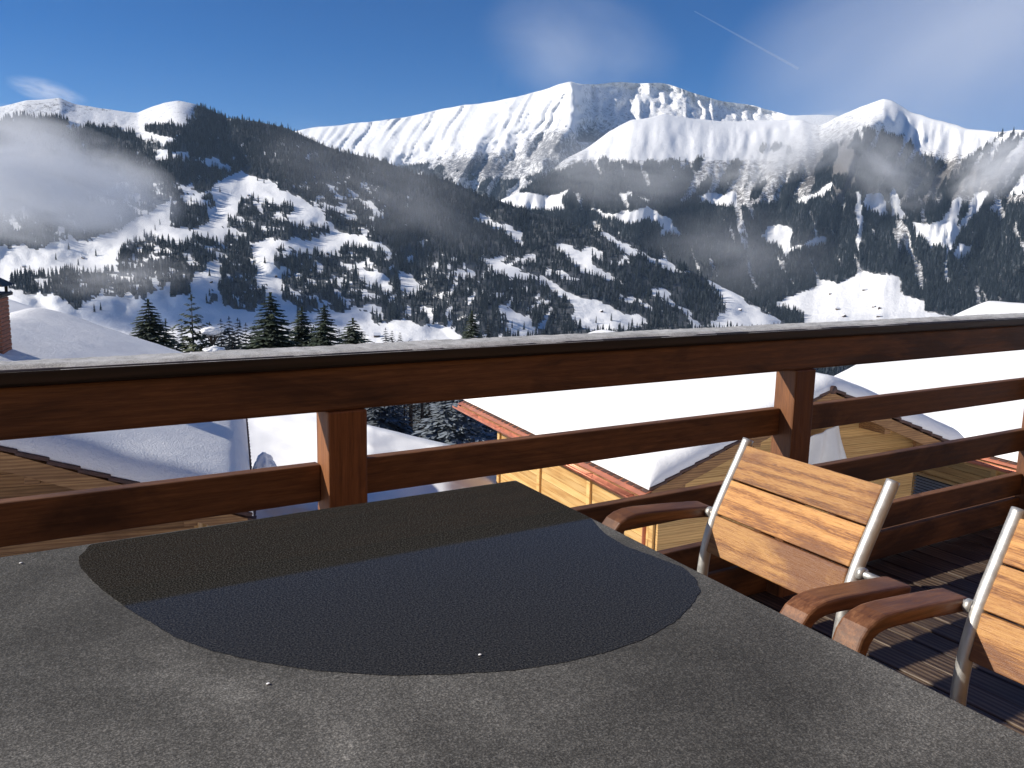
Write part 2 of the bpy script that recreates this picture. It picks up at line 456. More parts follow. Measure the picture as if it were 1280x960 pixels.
# ---- where the wooded hill has woods and where it is open pasture (traced outlines of each clearing and copse)
HILL_OPEN = [
 [(-400, 60), (-400, 158), (-20, 152), (22, 147), (55, 145), (88, 149), (80, 161), (112, 157), (150, 160), (168, 170), (200, 183), (226, 178), (214, 172), (182, 165), (176, 156), (192, 157), (228, 160), (236, 148), (250, 122), (200, 100)],
 [(152, 288), (163, 275), (185, 268), (192, 258), (215, 248), (240, 243), (262, 240), (268, 228), (285, 222), (303, 214), (320, 220), (335, 226), (358, 240), (372, 246), (386, 252), (402, 264), (408, 275), (420, 285), (440, 292), (462, 300), (480, 309), (462, 307), (425, 311), (405, 325), (395, 320), (375, 317), (367, 310), (345, 314), (335, 325), (345, 337), (360, 335), (357, 355), (352, 370), (367, 380), (372, 392), (392, 390), (412, 388), (432, 392), (447, 382), (460, 390), (465, 405), (477, 400), (490, 402), (507, 400), (530, 410), (545, 407), (560, 405), (570, 420), (600, 450), (600, 560), (-400, 560), (-400, 300), (0, 295), (40, 312), (70, 300), (100, 302)],
 [(190, 189), (206, 188), (208, 198), (194, 199)], [(213, 191), (236, 190), (238, 200), (216, 200)], [(240, 200), (262, 198), (292, 207), (290, 214), (262, 207)],
 [(164, 243), (180, 243), (180, 251), (166, 251)],
 [(400, 250), (432, 260), (438, 270), (436, 280), (426, 268), (400, 258)], [(440, 292), (475, 302), (487, 312), (495, 319), (470, 313)],
 [(447, 343), (462, 338), (480, 345), (490, 362), (478, 372), (462, 358)], [(492, 336), (508, 338), (528, 362), (518, 374), (500, 362)],
 [(594, 266), (607, 271), (625, 279), (640, 284), (656, 291), (656, 306), (640, 301), (635, 293), (615, 288), (600, 281)],
 [(604, 321), (625, 326), (650, 336), (680, 349), (705, 361), (730, 371), (755, 381), (785, 391), (812, 405), (780, 414), (735, 414), (722, 410), (712, 383), (695, 369), (675, 356), (655, 347), (637, 346), (620, 341), (607, 333)],
 [(565, 335), (585, 337), (592, 345), (590, 350), (573, 346)], [(627, 389), (640, 386), (665, 399), (670, 418), (632, 421)],
 [(697, 306), (712, 305), (730, 313), (742, 309), (758, 316), (756, 323), (742, 321), (737, 328), (745, 335), (762, 342), (782, 356), (767, 355), (752, 348), (732, 341), (725, 336), (712, 331), (710, 323), (702, 321)],
 [(763, 328), (781, 319), (782, 326), (774, 337)],
 [(737, 284), (752, 287), (767, 295), (785, 306), (805, 315), (830, 325), (845, 332), (862, 336), (855, 341), (837, 337), (820, 328), (802, 321), (787, 319), (775, 308), (755, 293)],
 [(805, 364), (820, 360), (835, 367), (833, 375), (845, 382), (862, 390), (868, 400), (892, 406), (870, 414), (858, 396), (835, 381), (815, 371)],
 [(773, 369), (792, 373), (805, 379), (828, 391), (815, 389), (797, 381), (780, 376)],
 [(884, 349), (892, 351), (905, 361), (925, 371), (945, 384), (962, 394), (985, 410), (930, 414), (892, 410), (894, 392), (909, 390), (905, 380), (896, 367)],
 [(678, 334), (695, 339), (724, 350), (717, 353), (698, 346)], [(523, 302), (531, 300), (536, 306), (527, 309)],
]
HILL_COPSE = [
 [(210, 260), (214, 250), (222, 247), (226, 251), (235, 259), (260, 245), (263, 250), (261, 265), (252, 286), (215, 285)],
 [(299, 250), (325, 247), (327, 257), (340, 255), (360, 260), (364, 272), (350, 275), (340, 285), (310, 290), (278, 285), (280, 270), (300, 266)],
 [(340, 275), (372, 275), (395, 282), (412, 290), (410, 304), (385, 300), (345, 300), (310, 305), (300, 295)],
 [(148, 318), (160, 304), (175, 300), (192, 298), (205, 302), (227, 305), (235, 300), (252, 295), (267, 300), (280, 307), (285, 295), (305, 292), (320, 295), (317, 315), (310, 327), (295, 335), (280, 340), (276, 350), (277, 325), (245, 338), (240, 360), (243, 367), (218, 370), (215, 350), (197, 360), (170, 376), (150, 350)],
 [(8, 354), (30, 342), (60, 345), (80, 339), (150, 340), (205, 346), (180, 374), (130, 370), (96, 386), (70, 370), (20, 364)],
 [(276, 350), (280, 330), (310, 327), (315, 320), (318, 350), (332, 355), (335, 380), (310, 388), (290, 385), (276, 375)],
 [(409, 264), (418, 260), (437, 274), (446, 290), (440, 290), (420, 282)],
 [(258, 378), (266, 362), (270, 378)], [(-400, 300), (-10, 288), (30, 300), (10, 308), (-400, 330)],
]
def hill_wood(X, Y):
    wx = X + 11.0 * fbm(X / 17, Y / 12, 51, 4, 0.62); wy = Y + 6.5 * fbm(X / 16, Y / 13, 61, 4, 0.62)
    f = np.ones(np.shape(X), bool)
    for p in HILL_OPEN: f &= ~in_poly(wx, wy, p)
    for p in HILL_COPSE: f |= in_poly(wx, wy, p)
    f &= ~((fbm(X / 7 + Y / 15, Y / 6, 57, 3) > 0.60) & (X < 520))          # small gaps where snow shows
    f &= ~((X < 480) & (Y > 228) & (fbm(X / 11 - Y / 15, Y / 6.5, 58, 4) > 0.25))       # copses broken up by snow
    f &= ~((X > 425) & (X < 690) & (Y > 318) & (fbm(X / 9 + Y / 18, Y / 9, 59, 3) > 0.30))
    return f
HILL_SKY = [(-400, 150), (-150, 140), (0, 134), (18, 129), (32, 125), (75, 123), (95, 131), (140, 137), (172, 141), (190, 134), (205, 128), (222, 126), (245, 131), (262, 138), (285, 147), (320, 152), (360, 161), (400, 180), (430, 191), (470, 199), (520, 217), (560, 226), (600, 243), (640, 257), (680, 270), (720, 280), (760, 291), (800, 307), (860, 337), (885, 349), (920, 367), (960, 391), (990, 408), (1040, 436), (1120, 470), (1300, 500)]
HILL_SKY = soften(HILL_SKY)
def hill_dist(X, Y):
    ys = curve(HILL_SKY, X); t = np.clip((Y - ys) / (520 - ys), 0, 1)
    ds = curve([(-400, 3400), (0, 3250), (300, 3050), (500, 2750), (700, 2450), (900, 2200), (1000, 2000), (1300, 1800)], X)
    D = ds + (1000 - ds) * t
    rel = smooth(0, 0.10, t)
    D = D + rel * (85 * fbm(X / 95 + Y / 260, Y / 60, 11, 3) + 70 * (ridged((X - 0.9 * Y) / 120, Y / 200, 21, 3) - 0.6))
    # the rocky knoll below the second top faces away from the sun
    D = D + 120 * np.exp(-((X - 268) / 20) ** 2 - ((Y - 158) / 22) ** 2) - 80 * np.exp(-((X - 225) / 24) ** 2 - ((Y - 160) / 26) ** 2)
    D = D + smooth(0, 0.04, t) * 9 * fbm(X / 16, Y / 9, 47, 4)
    return D
def hill_rock(X, Y):
    r = 0.42 * np.exp(-((X - 264) / 20) ** 2 - ((Y - 150) / 16) ** 2) + 0.39
    r = r + 0.10 * np.exp(-((X - 60) / 70) ** 2 - ((Y - 134) / 8) ** 2) + 0.05
    return np.where(Y < 180, r, 0.15)
hill = Slope('wooded_hill', -400, 1300, 2.6, HILL_SKY, 520, 2.3, hill_dist, M['mt_near'],
             {'rockiness': hill_rock, 'forest': lambda X, Y: hill_wood(X, Y).astype(float)})

# ---- the near massif with the snow dome and the pointed right-hand peak
MASSIF_OPEN = [
 [(960, 284), (975, 281), (987, 284), (994, 292), (989, 302), (990, 309), (1000, 307), (1022, 297), (1035, 295), (1035, 307), (1010, 310), (997, 314), (987, 316), (985, 325), (980, 317), (960, 302), (952, 296)],
 [(992, 252), (1017, 242), (1040, 227), (1043, 232), (1026, 248), (1005, 254)],
 [(1077, 257), (1085, 242), (1100, 241), (1110, 252), (1110, 267), (1100, 271), (1087, 265)], [(1112, 242), (1120, 235), (1127, 262), (1137, 276), (1116, 271)],
 [(1068, 240), (1076, 240), (1078, 268), (1076, 310), (1071, 320), (1071, 280)],
 [(1138, 277), (1160, 282), (1180, 275), (1190, 252), (1202, 246), (1201, 262), (1196, 287), (1210, 262), (1220, 240), (1236, 240), (1230, 252), (1220, 270), (1200, 292), (1185, 310), (1172, 309), (1160, 305), (1145, 297)],
 [(1200, 290), (1188, 315), (1184, 332), (1187, 356), (1182, 356), (1179, 332), (1183, 313), (1194, 292)],
 [(1190, 317), (1200, 305), (1217, 307), (1212, 322), (1197, 325)], [(1237, 260), (1250, 249), (1253, 257), (1241, 272)],
 [(1262, 244), (1280, 214), (1330, 190), (1330, 235)],
 [(966, 380), (1010, 362), (1022, 360), (1022, 349), (1035, 349), (1047, 355), (1067, 345), (1077, 339), (1097, 341), (1126, 346), (1125, 365), (1150, 375), (1158, 376), (1157, 390), (1190, 396), (1260, 440), (1010, 440), (1004, 395)],
 [(734, 261), (745, 258), (757, 266), (767, 268), (780, 264), (790, 265), (809, 258), (820, 265), (840, 273), (843, 282), (853, 290), (853, 296), (835, 293), (825, 299), (828, 286), (818, 281), (807, 274), (790, 281), (767, 275), (752, 270)],
 [(771, 244), (787, 240), (791, 246), (780, 250)], [(796, 244), (813, 247), (810, 253)],
 [(872, 247), (885, 241), (905, 243), (920, 240), (921, 257), (900, 259), (880, 251)], [(921, 287), (933, 286), (931, 293)],
 [(560, 236), (635, 239), (650, 239), (680, 245), (700, 244), (712, 236), (702, 254), (708, 263), (690, 263), (650, 262), (560, 262)],
 [(1012, 285), (1022, 288), (1012, 291)],
]
MASSIF_TREELINE = [(500, 240), (640, 232), (690, 214), (720, 204), (755, 199), (790, 207), (840, 202), (880, 197), (905, 206), (930, 200), (950, 186), (970, 176), (995, 188), (1020, 196), (1050, 178), (1075, 166), (1100, 163), (1135, 172), (1150, 196), (1170, 204), (1200, 205), (1225, 190), (1245, 172), (1262, 166), (1300, 175), (1600, 200)]
def massif_wood(X, Y):
    wx = X + 5.0 * fbm(X / 12, Y / 10, 71, 4, 0.62); wy = Y + 4.2 * fbm(X / 12, Y / 10, 81, 4, 0.62)
    f = Y > curve(MASSIF_TREELINE, X) + 7 * fbm(X / 14, X * 0, 5, 3)
    for p in MASSIF_OPEN: f &= ~in_poly(wx, wy, p)
    # thin woods and avalanche tracks
    f &= ~((Y < 255) & (X > 850) & (fbm(X / 12 + Y / 20, Y / 34, 91, 3) > 0.05))
    f &= ~(fbm((X - 0.35 * Y) / 9, Y / 42, 95, 3) > 0.42)
    return f
MASSIF_SKY = [(480, 300), (560, 275), (600, 262), (640, 244), (680, 222), (705, 200), (735, 184), (760, 165), (790, 150), (830, 143), (870, 148), (900, 151), (926, 152), (965, 150), (1002, 149), (1016, 155), (1026, 156), (1046, 146), (1081, 132), (1105, 123), (1115, 125), (1139, 140), (1170, 149), (1211, 161), (1246, 164), (1280, 163), (1340, 172), (1500, 190), (1650, 205)]
MASSIF_SKY = soften(MASSIF_SKY)
def massif_dist(X, Y):
    ys = curve(MASSIF_SKY, X); t = np.clip((Y - ys) / (440 - ys), 0, 1)
    ds = curve([(480, 4100), (640, 4300), (735, 4800), (830, 5000), (985, 5250), (1105, 4900), (1280, 4400), (1650, 3800)], X)
    D = ds + (2300 - ds) * t ** 0.9
    rel = smooth(0, 0.12, t)
    dome = np.exp(-((X - 850) / 120) ** 2) * smooth(225, 185, Y)
    calm = (1 - 0.80 * dome) * (1 - 0.88 * smooth(322, 350, Y)) * (1 - 0.45 * smooth(1130, 1170, X) * smooth(215, 190, Y))
    D = D + rel * calm * (-430 * (ridged((X + 0.35 * Y) / 95, Y / 330, 31, 3, 0.45) - 0.62) + 130 * fbm(X / 40, Y / 55, 37, 4))
    D = D + smooth(0, 0.05, t) * calm * 60 * fbm(X / 9 + Y / 60, Y / 45, 41, 3) + dome * rel * 17 * fbm(X / 11 + 0.5 * fbm(X / 30, Y / 30, 46, 2), Y / 40, 43, 4, 0.6)
    # ridge running from the pointed peak towards us, cliffs on its flank
    rx = 1105 - 0.55 * (Y - 123)
    D = D - 420 * smooth(0, 0.1, t) * np.exp(-np.abs(X - rx) / 34) * smooth(0.8, 0.1, t)
    # smooth snow dome: take the relief out again
    return D
def massif_rock(X, Y):
    dome = np.exp(-((X - 850) / 110) ** 2) * (Y < 200)
    r = 0.40 + 0.20 * smooth(165, 215, Y) - 0.16 * dome
    r = r + 0.30 * np.exp(-((X - 1065) / 62) ** 2 - ((Y - 195) / 48) ** 2) + 0.16 * np.exp(-((X - 1190) / 70) ** 2 - ((Y - 225) / 28) ** 2)
    r = r - 0.20 * np.exp(-((X - 1185) / 55) ** 2 - ((Y - 168) / 22) ** 2)
    for p in MASSIF_OPEN: r = np.where(in_poly(X, Y, p), 0.2, r)
    return r
massif = Slope('forested_massif', 480, 1650, 2.4, MASSIF_SKY, 440, 2.1, massif_dist, M['mt_mid'],
               {'rockiness': massif_rock, 'forest': lambda X, Y: massif_wood(X, Y).astype(float)}, back=(900, 500), skyamp=1.4)

# ---- the summit ridge behind
SUMMIT_SKY = [(200, 190), (330, 172), (390, 160), (440, 155), (500, 148), (545, 138), (580, 131), (620, 127), (640, 122), (680, 112), (700, 105), (713, 102), (725, 105), (745, 105), (765, 103), (790, 104), (812, 103), (824, 104), (840, 107), (874, 118), (898, 125), (943, 133), (988, 144), (1040, 143), (1100, 160), (1300, 190)]
SUMMIT_SKY = soften(SUMMIT_SKY, 1.2)
def summit_dist(X, Y):
    ys = curve(SUMMIT_SKY, X); t = np.clip((Y - ys) / (310 - ys), 0, 1)
    ds = curve([(200, 8200), (500, 7400), (640, 6950), (713, 6700), (740, 7050), (800, 7150), (850, 7050), (950, 7300), (1100, 7600), (1300, 8000)], X)
    db = curve([(200, 5600), (500, 5100), (640, 4800), (713, 4800), (850, 5200), (1300, 5600)], X)
    D = ds + (db - ds) * t
    g = smooth(-0.03, 0.02, t)
    slant = X + 0.75 * (Y - ys) * (X < 720) - 0.15 * (Y - ys) * (X >= 720)
    left = smooth(735, 700, X)
    am = 0.35 + 0.9 * vnoise(X / 40, Y / 30, 19)
    D = D - g * left * am * (125 * (ridged(slant / 10 + 0.6 * fbm(X / 30, Y / 20, 15, 2), Y / 120, 13, 3, 0.55) - 0.6) + 34 * fbm(X / 24, Y / 16, 14, 3))
    # shadowed north face right of the crest, with steep ribs
    face = smooth(712, 724, X) * smooth(1000, 930, X)
    D = D + face * g * (390 * smooth(713, 775, X) * smooth(0.5, 0.0, t) - 340 * (ridged(slant / 27 + 0.4 * fbm(X / 20, Y / 20, 18, 2), Y / 90, 17, 4, 0.6) - 0.6) + 60 * fbm(X / 7, Y / 12, 16, 3))
    D = D - 260 * g * np.exp(-np.abs(X - (713 + 0.35 * (Y - 103))) / 14) * smooth(0.5, 0.05, t)
    low = smooth(0.14, 0.34, t)
    D = D + low * (-460 * (ridged((X + 0.5 * Y) / 58, Y / 190, 23, 3) - 0.6) + 110 * fbm(X / 16, Y / 20, 29, 3))
    return D
def summit_rock(X, Y):
    ys = curve(SUMMIT_SKY, X); t = np.clip((Y - ys) / (310 - ys), 0, 1)
    r = 0.30 + 0.26 * smooth(0.20, 0.48, t)
    r = r + 0.24 * np.exp(-((X - 690) / 45) ** 2 - ((Y - 172) / 26) ** 2) + 0.16 * np.exp(-((X - 590) / 55) ** 2 - ((Y - 205) / 20) ** 2)
    return r + 0.20 * smooth(716, 730, X) * smooth(1010, 960, X) * (t < 0.35)
def summit_wood(X, Y):
    line = curve([(200, 210), (480, 205), (540, 196), (600, 215), (650, 218), (700, 200), (740, 190), (1300, 200)], X)
    return ((Y > line) & (fbm((X + 0.6 * Y) / 22, Y / 30, 93, 3) > -0.02)).astype(float) * smooth(0, 14, Y - line)
summit = Slope('summit_ridge', 200, 1300, 2.4, SUMMIT_SKY, 310, 2.0, summit_dist, M['mt_far'],
               {'rockiness': summit_rock, 'forest': summit_wood}, back=(1500, 900), skyamp=1.3)

# ---- valley side below the village and a base sheet out to the horizon
def valley():
    az = np.radians(np.linspace(-75, 135, 150)); Ds = np.concatenate([np.linspace(30, 120, 30), np.linspace(135, 1500, 70)])
    A, D = np.meshgrid(az, Ds)
    Z = -9.0 - 0.158 * (D - 36) + np.minimum(D / 200, 6) * fbm(np.sin(A) * D / 60, np.cos(A) * D / 60, 7, 4)
    P = np.stack([np.sin(A) * D, np.cos(A) * D, Z], -1)
    n, c = P.shape[:2]; idx = np.arange(n * c).reshape(n, c)
    F = np.stack([idx[:-1, :-1], idx[:-1, 1:], idx[1:, 1:], idx[1:, :-1]], -1).reshape(-1, 4)
    tag(link('valley_slope', mesh_from('valley_slope', P.reshape(-1, 3), F, [M['snow_ground']], True)), kind='structure')
    ring = [(14000 * math.cos(a), 14000 * math.sin(a), -430) for a in np.linspace(0, 2 * math.pi, 64, endpoint=False)]
    tag(link('ground', mesh_from('ground', ring, [tuple(range(64))], [M['snow_ground']])), kind='structure')
valley()
# unseen snow slope added behind the terrace to bounce sunlight into shaded faces
def rear_bounce_slope():
    xs, ys = np.linspace(-500, 500, 60), np.concatenate([np.linspace(-16, -100, 20), np.linspace(-115, -700, 30)])
    X, Y = np.meshgrid(xs, ys)
    Z = -6 + 0.40 * (-Y - 16) + 6 * fbm(X / 80, Y / 80, 33, 4) * smooth(-16, -80, Y)
    n, c = X.shape; idx = np.arange(n * c).reshape(n, c)
    F = np.stack([idx[:-1, :-1], idx[1:, :-1], idx[1:, 1:], idx[:-1, 1:]], -1).reshape(-1, 4)
    tag(link('rear_bounce_slope', mesh_from('rear_bounce_slope', np.stack([X, Y, Z], -1).reshape(-1, 3), F, [M['snow_ground']], True)), kind='structure')
rear_bounce_slope()

# ---- snowy ground of the village between the chalets
GROUND_SKY = [(-400, 352), (0, 371), (15, 375), (60, 390), (100, 407), (140, 425), (172, 440), (200, 455), (250, 475), (310, 500), (400, 517), (460, 533), (555, 560), (620, 580), (700, 600), (900, 640), (1300, 700), (1700, 760)]
def ground_dist(X, Y):
    ys = curve(GROUND_SKY, X); t = np.clip((Y - ys) / (1100 - ys), 0, 1)
    ds = curve([(-400, 80), (0, 72), (170, 58), (300, 40), (460, 27), (555, 25), (700, 30), (1000, 34), (1700, 34)], X)
    db = 8.0
    return 1 / ((1 / ds) + (1 / db - 1 / ds) * t) * (1 + 0.03 * fbm(X / 60, Y / 25, 77, 3))
village = Slope('village_ground', -400, 1700, 7, GROUND_SKY, 1100, 5, ground_dist, M['snow_ground'], {}, back=(16, 5.0), skyamp=0.5)

# ================================================================== conifers
def low_tree(name, mat, seed, tiers=6, sides=8, width=0.17, ragged=0.35):
    rng = random.Random(seed); b = MB()
    b.tube([(0, 0, -0.06), (0, 0, 0.22)], [0.016, 0.012], 4, False)
    for k in range(tiers):
        z0 = 0.07 + 0.86 * k / tiers; z1 = min(1.0, z0 + 1.55 / tiers)
        r = width * (1 - 0.93 * k / tiers) ** 0.85 * rng.uniform(0.85, 1.12)
        ph = rng.uniform(0, 6.28); ring = []
        for j in range(sides * 2):
            a = ph + math.pi * j / sides
            rr = r * (rng.uniform(0.85, 1.15) if j % 2 == 0 else rng.uniform(0.45, 0.7))
            ring.append((rr * math.cos(a), rr * math.sin(a), z0 + (-0.02 if j % 2 == 0 else 0.025) + rng.uniform(-0.012, 0.012)))
        n = len(ring)
        b.add(ring + [(rng.uniform(-.01, .01), rng.uniform(-.01, .01), z1)], [(j, (j + 1) % n, n) for j in range(n)])
    return mesh_from(name, b.v, b.f, [mat])
PROTO = bpy.data.collections.new('tree_kinds')
FAR_MESH = []
for k in range(6):
    me = low_tree('conifer_shape', M['needle_far'] if k % 3 else M['needle_frost'], 40 + k, 5 + k % 2, 6, (0.15, 0.18, 0.13, 0.20, 0.16, 0.14)[k])
    FAR_MESH.append(me)
    PROTO.objects.link(bpy.data.objects.new('conifer_kind_%d' % k, me))

def forest_nodes():
    ng = bpy.data.node_groups.new('scatter_conifers', 'GeometryNodeTree')
    ng.interface.new_socket('Geometry', in_out='INPUT', socket_type='NodeSocketGeometry')
    ng.interface.new_socket('Geometry', in_out='OUTPUT', socket_type='NodeSocketGeometry')
    gi, go = ng.nodes.new('NodeGroupInput'), ng.nodes.new('NodeGroupOutput')
    ip = ng.nodes.new('GeometryNodeInstanceOnPoints'); ci = ng.nodes.new('GeometryNodeCollectionInfo')
    ci.inputs['Collection'].default_value = PROTO; ci.inputs['Separate Children'].default_value = True; ci.inputs['Reset Children'].default_value = True
    def named(nm, typ):
        n = ng.nodes.new('GeometryNodeInputNamedAttribute'); n.data_type = typ; n.inputs['Name'].default_value = nm
        return next(s for s in n.outputs if s.enabled)
    ng.links.new(gi.outputs[0], ip.inputs['Points']); ng.links.new(ci.outputs[0], ip.inputs['Instance'])
    ip.inputs['Pick Instance'].default_value = True
    ng.links.new(named('kind_index', 'INT'), ip.inputs['Instance Index'])
    ng.links.new(named('turn', 'FLOAT_VECTOR'), ip.inputs['Rotation'])
    ng.links.new(named('size', 'FLOAT_VECTOR'), ip.inputs['Scale'])
    ng.links.new(ip.outputs[0], go.inputs[0])
    return ng
FOREST_NG = forest_nodes()
def forest(name, P, H, rng, label):
    n = len(P)
    me = bpy.data.meshes.new(name); me.vertices.add(n); me.vertices.foreach_set('co', P.astype(np.float32).reshape(-1))
    a = me.attributes.new('kind_index', 'INT', 'POINT'); a.data.foreach_set('value', rng.integers(0, 6, n).astype(np.int32))
    t = np.zeros((n, 3), np.float32); t[:, 2] = rng.uniform(0, 6.28, n); t[:, :2] = rng.normal(0, 0.03, (n, 2))
    a = me.attributes.new('turn', 'FLOAT_VECTOR', 'POINT'); a.data.foreach_set('vector', t.reshape(-1))
    w = H * rng.uniform(0.85, 1.35, n)
    a = me.attributes.new('size', 'FLOAT_VECTOR', 'POINT'); a.data.foreach_set('vector', np.stack([w, w, H], 1).astype(np.float32).reshape(-1))
    o = link(name, me)
    md = o.modifiers.new('scatter', 'NODES'); md.node_group = FOREST_NG
    return tag(o, label, 'forest', kind='stuff')

def slope_points(sl, wood, per_px, dref, rng, y0, y1, x0, x1, n):
    x = rng.uniform(x0, x1, n); y = rng.uniform(y0, y1, n)
    ys = curve(sl.sky, x)
    k = (y > ys + 0.5); x, y = x[k], y[k]
    D = sl.dist(x, y)
    k = rng.uniform(0, 1, len(x)) < np.minimum(1, per_px * (D / dref) ** 2)
    x, y, D = x[k], y[k], D[k]
    k = wood(x, y); x, y, D = x[k], y[k], D[k]
    return x, y, D, place(x, y, D)

rng = np.random.default_rng(5)
x, y, D, P = slope_points(hill, hill_wood, 0.55, 2400, rng, 120, 500, -380, 1100, 190000)
H = rng.uniform(11, 23, len(x)) * (0.8 + 0.35 * vnoise(x / 12, y / 12, 3))
P[:, 2] -= 0.6
# single trees out on the open pastures and along the edges of the copses: each one can be told apart
def openness(x, y):
    c = np.zeros(len(x))
    for dx_, dy_ in ((-6, 0), (6, 0), (0, 5), (0, -8), (-5, 4), (5, 4)):
        c += ~hill_wood(x + dx_, y + dy_)
    return c
near = (x < 480) & (y > 235) & (y < 430) & (x > -5)
op = np.where(near, openness(x, y) + y * 0.004, -1)
pick = np.argsort(-op)[:170]
keep = np.ones(len(x), bool); keep[pick] = False
forest('hill_forest', P[keep], H[keep], rng, 'dense dark conifer forest covering the hill across the valley')
lone = [(x[i], y[i], P[i], H[i], False) for i in pick]
for (lx, ly) in [(275, 240), (239, 252), (194, 288), (200, 281), (98, 332), (70, 325), (262, 345), (315, 338), (331, 329), (393, 252), (391, 258), (322, 226), (330, 229), (86, 312), (120, 320), (36, 310), (216, 305), (305, 372), (255, 310), (640, 410), (655, 412), (764, 401), (790, 407), (745, 404), (118, 390), (126, 388), (300, 410), (152, 372), (228, 367), (258, 376), (262, 370), (345, 388), (372, 396)]:
    d_ = hill_dist(np.array([lx]), np.array([ly]))[0]
    p_ = place(np.array([lx]), np.array([ly]), np.array([d_]))[0]; p_[2] -= 0.5
    lone.append((lx, ly, p_, 17.0, True))
def lone_label(lx, ly):
    if lx > 560: return 'small dark conifer beside the snow track down the wooded spur', 'conifers beside the snow tracks'
    if ly < 300 and lx < 300: return 'small dark conifer on the upper open pasture right of the fog bank', 'conifers on the upper pasture'
    if ly < 315: return 'small dark conifer edging the long curved snow run on the hill', 'conifers along the curved snow run'
    if lx < 170: return 'small dark conifer on the open snow below the fog bank', 'conifers below the fog bank'
    if lx < 290: return 'small dark conifer on the lower pasture above the olive pine', 'conifers on the lower pasture'
    return 'small dark conifer at the hill foot above the row of spruces', 'conifers at the foot of the hill'
ORD = ['first', 'second', 'third', 'fourth', 'fifth', 'sixth', 'seventh', 'eighth', 'ninth', 'tenth', 'eleventh', 'twelfth', 'thirteenth', 'fourteenth', 'fifteenth']
lone.sort(key=lambda q: q[0]); counted = {}
for i, (lx, ly, p_, h_, single) in enumerate(lone):
    o = link('hillside_conifer', FAR_MESH[i % 6], None, tuple(p_))
    w_ = h_ * random.Random(i).uniform(0.9, 1.3)
    o.scale = (w_, w_, h_); o.rotation_euler = (0, 0, i * 1.7)
    la, gr = lone_label(lx, ly)
    if single:                                              # stands clear of the copses: counted from the left
        k_ = counted[gr] = counted.get(gr, 0) + 1
        la = la.replace('small dark conifer', ORD[k_ - 1] + ' lone conifer from the left')
    tag(o, la, 'tree', gr)

x, y, D, P = slope_points(massif, massif_wood, 0.62, 3600, rng, 150, 440, 500, 1600, 200000)
ok = y > curve(HILL_SKY, x) * 0 + 0
forest('massif_forest', P[ok], rng.uniform(14, 27, ok.sum()), rng, 'dark conifer forest on the lower slopes of the far massif')
x, y, D, P = slope_points(summit, lambda X, Y: summit_wood(X, Y) > 0.5, 0.4, 5200, rng, 190, 300, 390, 790, 60000)
forest('summit_forest', P, rng.uniform(14, 24, len(x)), rng, 'sparse grey conifer forest below the summit ridge')
# ================================================================== air: haze, fog banks, wisps, contrail
def volume_mat(name, color, density, aniso=0.0, seed=0.0, nscale=2.2, lo=0.35, hi=0.7, soft=1.0, stretch=(1, 1, 1)):
    m = bpy.data.materials.new(name); m.use_nodes = True
    nt = m.node_tree; nt.nodes.clear()
    out = nt.nodes.new('ShaderNodeOutputMaterial')
    pv = N(nt, 'ShaderNodeVolumePrincipled', Anisotropy=aniso, Density=density)
    pv.inputs['Color'].default_value = (*color, 1)
    L(nt, pv.outputs[0], out.inputs['Volume'])
    if seed is not None:
        tc = nt.nodes.new('ShaderNodeTexCoord')
        ln = nt.nodes.new('ShaderNodeVectorMath'); ln.operation = 'LENGTH'; L(nt, tc.outputs['Object'], ln.inputs[0])
        mp = nt.nodes.new('ShaderNodeMapping'); mp.inputs['Location'].default_value = (seed, seed * 2, seed * 3); mp.inputs['Scale'].default_value = stretch
        L(nt, tc.outputs['Object'], mp.inputs['Vector'])
        n = noise(nt, mp.outputs[0], nscale, 5, 0.58, 0.5)
        fall = mth(nt, 'POWER', mth(nt, 'SUBTRACT', 1.0, ln.outputs['Value'], True), soft)
        nn = ramp(nt, n, [(lo, 0.0), (hi, 1.0)]).outputs[0]
        L(nt, mth(nt, 'MULTIPLY', mth(nt, 'MULTIPLY', fall, nn), density), pv.inputs['Density'])
    return m
def fog(name, label, px, py, D, rx, ry, rd, tau, tilt=0.0, seed=1.0, **kw):
    me = bpy.data.meshes.new(name); bm = bmesh.new()
    bmesh.ops.create_icosphere(bm, subdivisions=3, radius=1.0); bm.to_mesh(me); bm.free()
    o = link(name, me)
    c = at_d(px, py, D); k = D / FPX
    d = ray(px, py); d = np.array([d[0], d[1], 0]); d /= np.linalg.norm(d); rt = np.array([d[1], -d[0], 0]); up = np.array([0, 0, 1.0])
    a = R_(tilt); r2, u2 = rt * math.cos(a) + up * math.sin(a), -rt * math.sin(a) + up * math.cos(a)
    sx, sy, sz = rx * k, rd, ry * k
    o.matrix_world = Matrix([[r2[i] * sx, d[i] * sy, u2[i] * sz, c[i]] for i in range(3)] + [[0, 0, 0, 1]])
    me.materials.append(volume_mat(name + '_air', (0.985, 0.988, 0.995), tau / (0.5 * rd), seed=seed, **kw))
    return tag(o, label, 'fog', kind='stuff')
fog('fog_bank', 'thick grey fog bank hiding the left hillside', 8, 222, 1900, 185, 76, 100, 3.6, -8, 1.3, nscale=2.3, lo=0.36, hi=0.66, soft=0.9)
fog('fog_bank', 'thin fog scrap over the lower copse on the left', 150, 346, 1350, 90, 30, 70, 0.32, 4, 2.9)
fog('fog_bank', 'faint mist hanging over the middle of the hill forest', 480, 236, 2000, 170, 62, 160, 0.24, -20, 4.1)
fog('fog_bank', 'grey mist below the snow dome', 770, 216, 3500, 140, 50, 260, 0.62, -4, 5.7)
fog('fog_bank', 'pale slanting fog streamer below the snow dome ridge', 985, 190, 3500, 110, 36, 200, 1.9, 18, 6.3, nscale=1.8)
